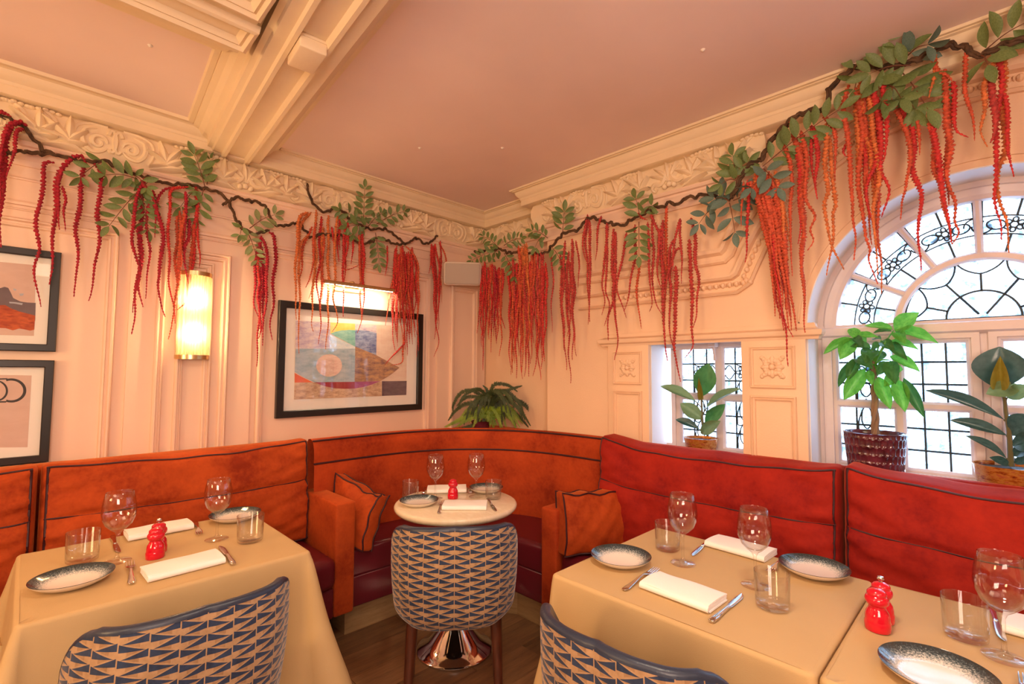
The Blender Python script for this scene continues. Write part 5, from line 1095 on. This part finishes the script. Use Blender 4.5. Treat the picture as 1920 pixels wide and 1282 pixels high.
def spray(base, tip, pairs, ll, col, par, off, curve=None, fw=.43, terminal=True):
    mid = (base+tip)/2+(curve if curve is not None else np.array([0, 0, .012])); P = spline([base, mid, tip], 24); st = MB().tube(P+off, np.linspace(.0026, .0010, 24), 5).build('leaf_spray', STEMR, par, angle=0)
    for k in range(pairs):
        u = .16+.80*k/max(1, pairs-1) if pairs > 1 else .6; i = int(u*23); p = P[i]; d = P[min(i+1, 23)]-P[max(i-1, 0)]; d /= np.linalg.norm(d); c = tocam(p); side = np.cross(d, c); side /= np.linalg.norm(side)
        for sg in (-1, 1):
            e = side*sg*.86+d*.52+c*rg.uniform(-.28, .35)+rg.normal(0, .08, 3); e /= np.linalg.norm(e); l = 1.08*ll*(.78+.3*math.sin(PI*min(1, u*.9+.1)))*rg.uniform(.88, 1.1); q = p+e*.004
            put_leaf(LF[col], st, mat_from(q+off, q+off+e*l, c+rg.normal(0, .38, 3), l*fw))
    if terminal:
        d = P[-1]-P[-3]; d /= np.linalg.norm(d); put_leaf(LF[col], st, mat_from(tip+off, tip+off+d*ll, tocam(tip)+rg.normal(0, .3, 3), ll*fw))
def vine(pts, r, par, off):
    P = spline(pts, max(40, len(pts)*8)); k = len(P); q_ = np.linspace(0, len(pts), k); P[:, 2] += .007*np.sin(q_*5.1+1)*np.sin(q_*2.3)+.004*np.sin(q_*11); P[:, 0] += .004*np.sin(q_*8+2); P[:, 1] += .004*np.sin(q_*7); L = np.concatenate([[0], np.cumsum(np.linalg.norm(np.diff(P, axis=0), axis=1))]); mb = MB()
    T = np.gradient(P, axis=0); T /= np.linalg.norm(T, axis=1)[:, None]; N = np.cross(T, UP); N /= np.linalg.norm(N, axis=1)[:, None]; B = np.cross(T, N)
    for q in range(3):
        a = L*38+q*2.094; rr = r*.62*(1+.2*np.sin(L*70+q)); mb.tube(P+off+(r*.55)*(np.cos(a)[:, None]*N+np.sin(a)[:, None]*B), rr*np.clip(np.minimum(L, L[-1]-L)*30+.5, .4, 1), 6)
    return mb.build('twisted_vine', BARK, par, angle=0)
def garland(label, plane, vines, sprays, strands, r0, vr):
    g0 = plane(*vines[0][0]); g = thing('hanging_garland', label, 'garland', tuple(g0), 0, 'artificial flower garlands'); off = -np.array(g0)
    for v in vines: vine([plane(*p) for p in v], vr, g, off)
    for bx, by, tx, ty, pairs, ll, col in sprays:
        b, t_ = plane(bx, by, rg.uniform(.0, .02)), plane(tx, ty, rg.uniform(.0, .06)); spray(b, t_, pairs, ll, col, g, off)
    for cr, col, k, pts in strands:
        cx, cy, s_ = CRP[cr]; dd = rg.uniform(-.012, .045); strand([plane(cx+x/s_, cy+y/s_, dd*min(1, .3+i*.4)) for i, (x, y) in enumerate(pts)], r0*k*rg.uniform(.88, 1.1), FLO[col], g, off)
        if rg.random() < .35: pass
    return g
def dense(cr, n, tops, bots, cols, k=1., mids=None):
    out = []
    for i in range(n):
        (tx0, tx1, ty0, ty1), (bx0, bx1, by0, by1) = tops, bots; u = (i+rg.random())/n; tx = tx0+(tx1-tx0)*u; bx = bx0+(bx1-bx0)*np.clip(u+rg.normal(0, .08), 0, 1); ty = rg.uniform(ty0, ty1); by = rg.uniform(by0, by1)
        m1 = (tx*.55+bx*.45+rg.normal(0, 6), ty+(by-ty)*.35); m2 = (tx*.2+bx*.8+rg.normal(0, 7), ty+(by-ty)*.72); out.append((cr, cols[int(rg.integers(len(cols)))], k, [(tx, ty), m1, m2, (bx+rg.normal(0, 8), by)]))
    return out
pL = lambda x, y, d=0: ox(x, y, .085+d)
pB = lambda x, y, d=0: oy(x, y, YW-.105-d)
pA = lambda x, y, d=0: oy(x, y, YW-.150-d)
C, R_, T_, O_, K_ = 'CRTOK'
garland('garland of crimson strands on the left wall, over the sconce and the two small prints', pL,
  [[(-40, 205), (0, 215), (25, 228), (55, 250), (80, 278), (100, 290), (150, 300), (200, 305), (250, 325), (290, 338), (330, 345), (375, 350), (410, 362), (430, 380), (440, 405), (452, 425), (478, 437), (505, 433)], [(-30, 290), (20, 287), (60, 285), (105, 291)], [(417, 385), (431, 375), (448, 372), (484, 380), (500, 391)]],
  [(257, 335, 196, 328, 4, .066, 'G'), (200, 300, 150, 332, 3, .062, 'G'), (276, 342, 204, 424, 6, .062, 'G'), (262, 352, 278, 432, 6, .060, 'G'), (384, 349, 364, 290, 5, .070, 'G'), (372, 352, 338, 388, 3, .064, 'G'), (382, 354, 368, 412, 4, .062, 'G'), (388, 346, 396, 300, 2, .05, 'G'), (468, 428, 516, 402, 4, .062, 'P'), (462, 430, 484, 490, 6, .052, 'P'), (455, 425, 450, 440, 2, .05, 'G'), (250, 328, 275, 352, 3, .055, 'G')],
  [(5, C, 1.1, [(150, 155), (90, 135), (40, 180), (20, 260), (20, 380), (10, 500), (5, 640), (0, 790)]), (5, C, 1, [(110, 140), (60, 150), (20, 210), (0, 300)]), (5, C, .9, [(130, 170), (90, 190), (70, 280), (50, 370), (38, 430)]), (5, C, 1.1, [(60, 160), (40, 230), (25, 330), (25, 430), (35, 500)]), (5, C, .9, [(-10, 80), (30, 90), (65, 108)]), (5, C, 1, [(20, 190), (5, 320), (0, 460), (-12, 600)]),
   (5, C, 1, [(290, 350), (240, 355), (222, 450), (210, 560), (190, 690), (200, 800), (185, 890), (190, 990), (208, 1100)]), (5, C, 1.1, [(430, 310), (370, 325), (325, 380), (300, 470), (290, 590), (282, 720), (270, 850), (262, 985)]), (5, C, .8, [(330, 380), (305, 480), (300, 600), (317, 700)]), (5, C, .7, [(325, 470), (350, 540), (332, 610), (336, 705)]), (5, C, 1, [(420, 310), (440, 350), (430, 450), (415, 560), (400, 680), (408, 790), (398, 900), (398, 980), (390, 1050)]), (5, C, 1, [(495, 350), (525, 390), (522, 500), (515, 620), (515, 760), (495, 920), (475, 1010), (461, 1070)]),
   (6, C, 1, [(140, 215), (110, 330), (85, 450), (80, 540), (105, 640), (120, 730), (100, 850), (85, 950)]), (6, C, 1.2, [(150, 215), (135, 350), (125, 500), (125, 650), (105, 800), (95, 930), (80, 1068)]), (6, C, 1, [(120, 480), (130, 600), (118, 760), (122, 840), (136, 918)]), (6, C, .9, [(170, 260), (165, 400), (165, 520), (175, 620), (168, 740), (150, 872)]), (6, C, 1.1, [(190, 280), (215, 370), (240, 490), (248, 590), (235, 700), (217, 800), (240, 890), (265, 973)]), (6, C, .7, [(335, 270), (270, 275), (225, 330), (205, 410), (210, 540)]), (6, C, .9, [(130, 230), (150, 260), (185, 300), (215, 370)]),
   (6, R_, .9, [(390, 262), (300, 280), (283, 350), (283, 450), (280, 600), (285, 760), (300, 900), (318, 1010)]), (6, T_, 1, [(345, 395), (345, 520), (345, 650), (330, 760), (315, 930), (295, 1010), (278, 1095)]), (6, T_, .9, [(335, 400), (322, 560), (318, 640), (326, 780), (315, 950)]), (6, R_, 1, [(380, 400), (360, 520), (340, 640), (330, 780)]), (6, C, .9, [(400, 440), (385, 540), (365, 600), (380, 740), (385, 790)]), (6, R_, 1, [(435, 260), (430, 400), (420, 560), (410, 700), (395, 760), (375, 880), (325, 935)]), (6, R_, .8, [(430, 420), (445, 560), (450, 640), (443, 705)]), (6, T_, .9, [(415, 470), (405, 640), (398, 780), (402, 840)]), (6, T_, 1.1, [(365, 380), (355, 480), (350, 560), (345, 700)]), (6, C, .9, [(375, 290), (370, 380), (375, 470), (370, 560)]),
   (6, C, 1, [(775, 540), (770, 600), (755, 700), (750, 800), (750, 900), (770, 970)]), (6, C, 1, [(785, 530), (780, 650), (780, 780), (770, 860), (775, 970), (765, 1120), (760, 1245)]), (6, C, 1, [(795, 540), (815, 600), (815, 720), (815, 850), (805, 940), (790, 1130)]), (6, C, 1, [(790, 600), (790, 800), (780, 900), (782, 1000), (770, 1090)]), (6, C, .9, [(800, 620), (800, 860), (795, 960), (780, 1060)]), (6, R_, .8, [(770, 640), (775, 800), (785, 920), (775, 1040)]), (6, C, 1, [(830, 510), (860, 535), (862, 640), (855, 760), (850, 900), (838, 1000), (845, 1100)])], .0095, .0075)
garland('garland of orange and scarlet strands on the left wall, over the large framed print', pL,
  [[(500, 391), (516, 420), (530, 424), (553, 417), (564, 422), (574, 436), (585, 445), (599, 440), (617, 440), (650, 442), (668, 452), (684, 457), (700, 450), (706, 445), (725, 450), (742, 457), (759, 457), (780, 447), (794, 455), (808, 454), (821, 440)], [(575, 344), (578, 358), (588, 383), (606, 396), (626, 392), (643, 397), (660, 412), (684, 427), (725, 431), (748, 447), (758, 457)]],
  [(681, 425, 684, 352, 6, .060, 'G'), (670, 414, 638, 394, 3, .062, 'G'), (706, 420, 758, 396, 5, .058, 'G'), (704, 436, 711, 496, 6, .058, 'G'), (690, 425, 650, 425, 3, .066, 'G'), (675, 420, 662, 440, 2, .066, 'G'), (690, 425, 716, 400, 3, .05, 'G')],
  [(7, O_, 1, [(130, 235), (75, 270), (65, 400), (50, 560), (50, 760), (55, 935)]), (7, O_, 1, [(150, 235), (90, 300), (75, 420), (70, 560), (75, 700), (75, 900), (65, 1050), (75, 1155)]), (7, O_, .8, [(130, 380), (90, 440), (75, 560)]), (7, T_, 1, [(150, 330), (100, 470), (85, 600), (72, 680)]), (7, O_, .9, [(178, 220), (178, 420), (180, 560), (165, 690), (130, 795)]), (7, T_, 1, [(180, 300), (165, 500), (150, 650), (115, 725)]), (7, O_, .9, [(172, 440), (170, 680), (155, 830), (155, 950), (170, 1012)]),
   (7, R_, 1, [(212, 260), (208, 420), (205, 560), (190, 680), (195, 780), (205, 870)]), (7, T_, 1, [(230, 380), (225, 560), (220, 680), (212, 850), (210, 980), (200, 1095)]), (7, O_, 1.1, [(265, 255), (260, 420), (262, 560), (262, 720), (262, 860), (255, 1000), (250, 1125)]), (7, O_, 1, [(325, 260), (305, 400), (305, 560), (305, 700), (295, 800), (315, 900), (320, 960), (293, 1010)]), (7, R_, 1, [(335, 280), (325, 420), (325, 560)]), (7, R_, .9, [(290, 330), (295, 500)]), (7, R_, .9, [(335, 300), (338, 480)]), (7, R_, 1, [(380, 310), (362, 450), (358, 600), (360, 760), (360, 915)]), (7, R_, .9, [(390, 320), (385, 470), (365, 600), (410, 600), (460, 575)]), (7, R_, .8, [(425, 360), (420, 480), (412, 575)]),
   (7, T_, 1, [(460, 380), (468, 560), (470, 720), (475, 900), (472, 950), (455, 1020)]), (7, R_, 1.1, [(485, 350), (490, 520), (492, 700), (488, 900)]), (7, R_, 1, [(480, 350), (478, 560), (480, 760)]), (7, R_, .7, [(650, 450), (640, 560), (635, 650)]), (7, O_, 1, [(230, 330), (218, 500), (222, 640), (215, 800)]), (7, R_, .9, [(385, 300), (372, 500), (368, 700)])]
  +dense(7, 22, (690, 810, 450, 540), (672, 848, 940, 1180), 'RRTRT', .95)+dense(7, 8, (720, 840, 480, 600), (690, 845, 760, 940), 'RTR', .9)
  +[(7, T_, .8, [(770, 455), (810, 500), (845, 600), (850, 740), (845, 900), (838, 1175)]), (7, T_, .8, [(700, 560), (670, 740), (645, 860), (638, 970)]), (7, R_, .7, [(760, 1080), (700, 1150), (630, 1225)]), (7, T_, .8, [(760, 1000), (745, 1130), (740, 1210), (665, 1230)]),
   (7, R_, .8, [(930, 440), (930, 560), (912, 635)]), (7, R_, 1, [(930, 440), (945, 600), (950, 760), (955, 900), (960, 1030)]), (7, R_, .9, [(950, 440), (960, 600), (965, 760), (960, 950), (980, 1080), (948, 1175)]), (7, R_, .9, [(960, 440), (980, 600), (980, 760), (970, 900), (950, 1060)]), (7, R_, .8, [(990, 420), (995, 560), (985, 760), (975, 1000)]), (7, T_, .7, [(985, 430), (1020, 520), (1025, 690)]), (7, T_, .5, [(985, 520), (995, 720), (1005, 825)]), (7, R_, .9, [(940, 450), (958, 620), (962, 800), (968, 960)])], .0090, .0075)
garland('garland of scarlet and dusty rose strands from room corner to the small window panel', pB,
  [[(888, 472), (915, 470), (935, 467), (954, 473), (989, 475), (1022, 473), (1044, 451), (1057, 437), (1082, 432), (1093, 418), (1105, 409), (1129, 413), (1151, 421), (1170, 421), (1178, 413), (1189, 410), (1205, 402), (1220, 392), (1231, 388), (1246, 388), (1257, 380), (1270, 383), (1283, 372), (1301, 371), (1322, 364), (1344, 370), (1371, 375)]],
  [(936, 465, 906, 443, 5, .055, 'G'), (934, 470, 884, 488, 6, .055, 'G'), (937, 466, 922, 482, 3, .055, 'G'), (945, 460, 978, 446, 5, .055, 'G'), (945, 474, 966, 520, 5, .058, 'G'), (1027, 446, 998, 433, 4, .058, 'G'), (1055, 436, 1058, 396, 4, .075, 'G'), (1034, 462, 1056, 498, 4, .060, 'G'), (1016, 444, 1003, 464, 2, .06, 'G'), (1200, 409, 1192, 372, 3, .075, 'G'), (1208, 402, 1222, 386, 2, .07, 'G'), (1198, 416, 1198, 480, 5, .070, 'G'), (1342, 386, 1310, 420, 3, .072, 'B'), (1369, 378, 1340, 372, 3, .080, 'B'), (1368, 380, 1378, 436, 3, .078, 'B'), (1375, 376, 1438, 360, 4, .075, 'B'), (1372, 372, 1358, 360, 2, .075, 'B')],
  dense(3, 16, (85, 235, 400, 480), (75, 225, 860, 1060), 'RRRCT', 1.)+[(3, R_, .8, [(90, 450), (75, 640), (70, 760), (50, 895)]), (3, R_, .9, [(100, 440), (95, 700), (95, 900), (95, 1150)])]
  +dense(3, 26, (255, 540, 380, 480), (270, 520, 920, 1210), 'RRTRTK', 1.1)+dense(3, 8, (340, 400, 275, 320), (350, 420, 800, 1000), 'OTO', 1.1)+dense(3, 6, (430, 520, 310, 360), (430, 510, 700, 1000), 'KTK', 1.)+[(3, K_, .7, [(565, 350), (575, 520), (565, 700), (568, 890)]), (3, R_, 1, [(440, 340), (430, 600), (470, 900), (460, 1060), (437, 1190)]), (3, R_, 1, [(500, 380), (490, 700), (475, 1000), (487, 1215)]), (3, R_, .9, [(370, 500), (360, 900), (350, 1080), (370, 1210)])]
  +[(3, K_, 1, [(625, 350), (635, 500), (630, 700), (645, 860), (650, 1010)]), (3, K_, 1, [(655, 260), (650, 420), (645, 560), (640, 750), (660, 1000), (663, 1150)]), (3, K_, 1, [(680, 330), (672, 560), (680, 800), (685, 1000), (693, 1240)]), (3, K_, 1.1, [(705, 250), (708, 420), (705, 640), (712, 830), (712, 1080)]), (3, K_, .9, [(715, 400), (720, 600), (715, 760), (722, 950), (740, 1055)]), (3, K_, 1, [(690, 400), (690, 600), (690, 760), (675, 920)]), (3, K_, .9, [(670, 400), (665, 700), (675, 860)]), (3, K_, .7, [(735, 260), (752, 420), (748, 580)])]
  +[(4, K_, k, p) for k, p in ((.9, [(75, 80), (70, 260), (75, 420), (85, 560), (85, 740), (88, 835)]), (1.1, [(90, 110), (95, 280), (98, 430), (92, 600), (95, 820)]), (.8, [(70, 100), (50, 280), (62, 385), (80, 400)]), (.8, [(175, 90), (145, 240), (133, 395)]), (.9, [(215, 130), (210, 260), (190, 460), (178, 570), (198, 680), (180, 770)]), (1, [(212, 140), (212, 400), (205, 600), (228, 700), (195, 845)]), (1.1, [(258, 180), (250, 400), (262, 620), (225, 790), (215, 945)]), (1.1, [(270, 200), (272, 420), (262, 640), (275, 800), (283, 960), (268, 1080)]), (1, [(270, 380), (260, 560), (260, 800)]), (.9, [(350, 200), (325, 350), (295, 480), (285, 600), (325, 740), (345, 790)]), (.9, [(410, 150), (400, 380), (375, 560), (330, 740)]), (.9, [(495, 130), (500, 360), (510, 560), (520, 690), (503, 748)]), (1, [(530, 90), (528, 300), (530, 560), (545, 690), (592, 768)]), (.9, [(580, 180), (562, 300), (565, 480), (580, 585)]), (1.2, [(590, 120), (590, 400), (600, 640), (598, 800), (612, 960), (630, 1085)]), (.9, [(670, 250), (645, 330), (640, 500), (650, 600), (645, 760), (645, 900), (668, 1005)]), (.8, [(712, 110), (680, 250), (668, 400), (660, 520)]), (.8, [(715, 110), (720, 170), (720, 330), (730, 555)]), (1.3, [(685, 430), (685, 560), (685, 760), (672, 960), (690, 1080), (718, 1228)]), (1.1, [(775, 250), (788, 400), (790, 560), (800, 740), (795, 900), (795, 990), (748, 1065)]), (1.1, [(790, 105), (818, 260), (825, 420), (840, 520), (830, 640), (835, 770), (800, 860)]), (.8, [(720, 310), (680, 330), (650, 420), (610, 650)]), (1, [(520, 80), (560, 190), (600, 260), (610, 420)]), (1.1, [(645, 320), (650, 460), (640, 620)]))]
  +[(4, T_, .9, [(430, 380), (425, 560), (422, 720), (453, 865)]), (4, T_, 1, [(618, 20), (620, 200), (615, 420), (620, 560), (605, 760), (603, 880)]), (4, R_, .7, [(420, 70), (450, 100), (500, 120)])], .0092, .0085)
garland('garland of orange-red strands and large leaves climbing over the arched window', pA,
  [[(1371, 372), (1401, 312), (1429, 296), (1444, 269), (1468, 238), (1503, 214), (1550, 199), (1553, 172), (1573, 148), (1596, 129), (1651, 125), (1709, 117), (1748, 94), (1780, 84), (1811, 92), (1834, 103), (1877, 86), (1920, 74), (1975, 55)]],
  [(1379, 335, 1374, 292, 4, .075, 'G'), (1384, 338, 1352, 345, 2, .07, 'G'), (1386, 332, 1402, 306, 3, .07, 'G'), (1430, 312, 1575, 204, 8, .078, 'G'), (1432, 316, 1458, 352, 3, .075, 'B'), (1440, 330, 1408, 352, 2, .07, 'B'), (1698, 106, 1694, 66, 2, .085, 'G'), (1702, 104, 1740, 84, 2, .085, 'B'), (1600, 132, 1618, 110, 2, .07, 'G'), (1690, 134, 1740, 205, 4, .090, 'G'), (1643, 148, 1654, 192, 2, .080, 'G'), (1708, 122, 1630, 138, 4, .082, 'G'), (1668, 160, 1690, 185, 2, .08, 'G'), (1838, 102, 1935, 36, 4, .088, 'G'), (1840, 104, 1852, 122, 1, .08, 'G'), (1612, 142, 1602, 168, 2, .07, 'G'), (1690, 180, 1716, 205, 2, .085, 'G')],
  [(1, R_, .9, [(100, 420), (100, 600), (95, 730), (85, 790)]), (1, T_, .7, [(78, 430), (72, 625)])]+dense(1, 14, (110, 225, 370, 440), (225, 300, 900, 1100), 'RTRTT', 1.1)+dense(1, 8, (130, 220, 380, 450), (190, 290, 640, 900), 'TROT', 1.1)+[(1, R_, 1, [(180, 400), (200, 640), (240, 900), (285, 1250)]), (1, R_, .9, [(170, 420), (200, 700), (230, 960), (298, 1120)]),
   (1, T_, 1, [(250, 250), (285, 340), (300, 430), (285, 560), (295, 720), (295, 850)]), (1, T_, .9, [(290, 160), (315, 260), (310, 330)]), (1, T_, 1.3, [(300, 190), (330, 300), (345, 420), (345, 560), (345, 700), (345, 880), (350, 1000), (360, 1100)]), (1, T_, 1.1, [(340, 200), (360, 340), (360, 500), (395, 580), (375, 640), (393, 690), (370, 735)]), (1, R_, 1, [(320, 240), (330, 440), (335, 600), (320, 705)]), (1, T_, 1.2, [(335, 250), (345, 600), (340, 780), (355, 960)]), (1, R_, .9, [(380, 180), (385, 300), (395, 460)]), (1, R_, 1, [(400, 180), (408, 300), (402, 420), (413, 505)]),
   (1, O_, 1, [(445, 170), (448, 320), (455, 460), (437, 530), (460, 630), (480, 730), (525, 822)]), (1, O_, 1, [(470, 230), (470, 380), (495, 520), (480, 580), (475, 700), (455, 845)]), (1, T_, .9, [(440, 130), (480, 200), (490, 320), (492, 425)]), (1, T_, 1, [(550, 0), (530, 100), (540, 230), (560, 350), (560, 460), (565, 580), (585, 680), (570, 780)]), (1, R_, .7, [(540, 250), (525, 290), (540, 315)]),
   (2, T_, 1.1, [(5, 380), (40, 520), (25, 700), (30, 860), (50, 1000), (75, 1070), (70, 1120), (100, 1220)]), (2, O_, 1.2, [(30, 350), (50, 580), (80, 640), (85, 800), (95, 940), (110, 1060), (125, 1260)]), (2, O_, 1.2, [(60, 400), (100, 640), (110, 780), (90, 900), (90, 1020), (110, 1180)]), (2, R_, 1.1, [(85, 360), (105, 500), (125, 640), (118, 740), (150, 820), (125, 930)]), (2, R_, 1, [(130, 350), (138, 480), (140, 640), (135, 690)]), (2, R_, 1, [(100, 420), (110, 640), (60, 800), (80, 960)]), (2, T_, 1.1, [(50, 400), (55, 700), (60, 900), (85, 1050)]), (2, O_, 1.1, [(20, 400), (20, 640), (35, 880), (40, 960)]), (2, T_, 1.2, [(15, 390), (30, 520), (60, 640), (60, 800)]), (2, T_, 1, [(70, 560), (100, 760), (105, 960), (118, 1140)]), (2, R_, 1, [(40, 560), (50, 760), (70, 940)]),
   (2, T_, 1, [(180, 450), (210, 520), (245, 680), (230, 800), (205, 870), (197, 945)]), (2, R_, 1, [(190, 450), (240, 530), (260, 640), (260, 730), (288, 830), (280, 960), (290, 1100), (287, 1165)]), (2, T_, .7, [(280, 480), (280, 600), (280, 668)]), (2, T_, 1, [(325, 510), (350, 600), (340, 720), (375, 800), (395, 900), (410, 980), (418, 1048)]), (2, R_, 1, [(345, 540), (360, 680), (385, 800), (400, 900), (415, 1040)]), (2, T_, 1.2, [(385, 300), (405, 420), (400, 560), (415, 640), (405, 740), (415, 800), (435, 870), (430, 950), (452, 1000), (428, 1048)]), (2, O_, .9, [(345, 235), (350, 330), (330, 420)]), (2, R_, .9, [(425, 350), (432, 480), (450, 560), (497, 590)]), (2, T_, .9, [(350, 250), (365, 300), (410, 330), (425, 360)]), (2, T_, .9, [(475, 230), (485, 380), (505, 480), (517, 605)]), (2, T_, 1, [(405, 420), (410, 600), (400, 760), (405, 880)]),
   (2, O_, .8, [(620, 250), (570, 350), (560, 470), (545, 560), (582, 628)]), (2, K_, 1.1, [(600, 330), (600, 440), (605, 560), (592, 612)]), (2, R_, 1.1, [(625, 230), (640, 330), (615, 480), (620, 620), (610, 720), (605, 850), (640, 960), (635, 1030)]), (2, O_, 1.1, [(640, 230), (650, 380), (640, 500), (650, 640), (625, 740), (625, 860), (655, 960), (675, 1085)]), (2, R_, .9, [(645, 400), (668, 600), (675, 690), (683, 762)])], .0095, .0105)
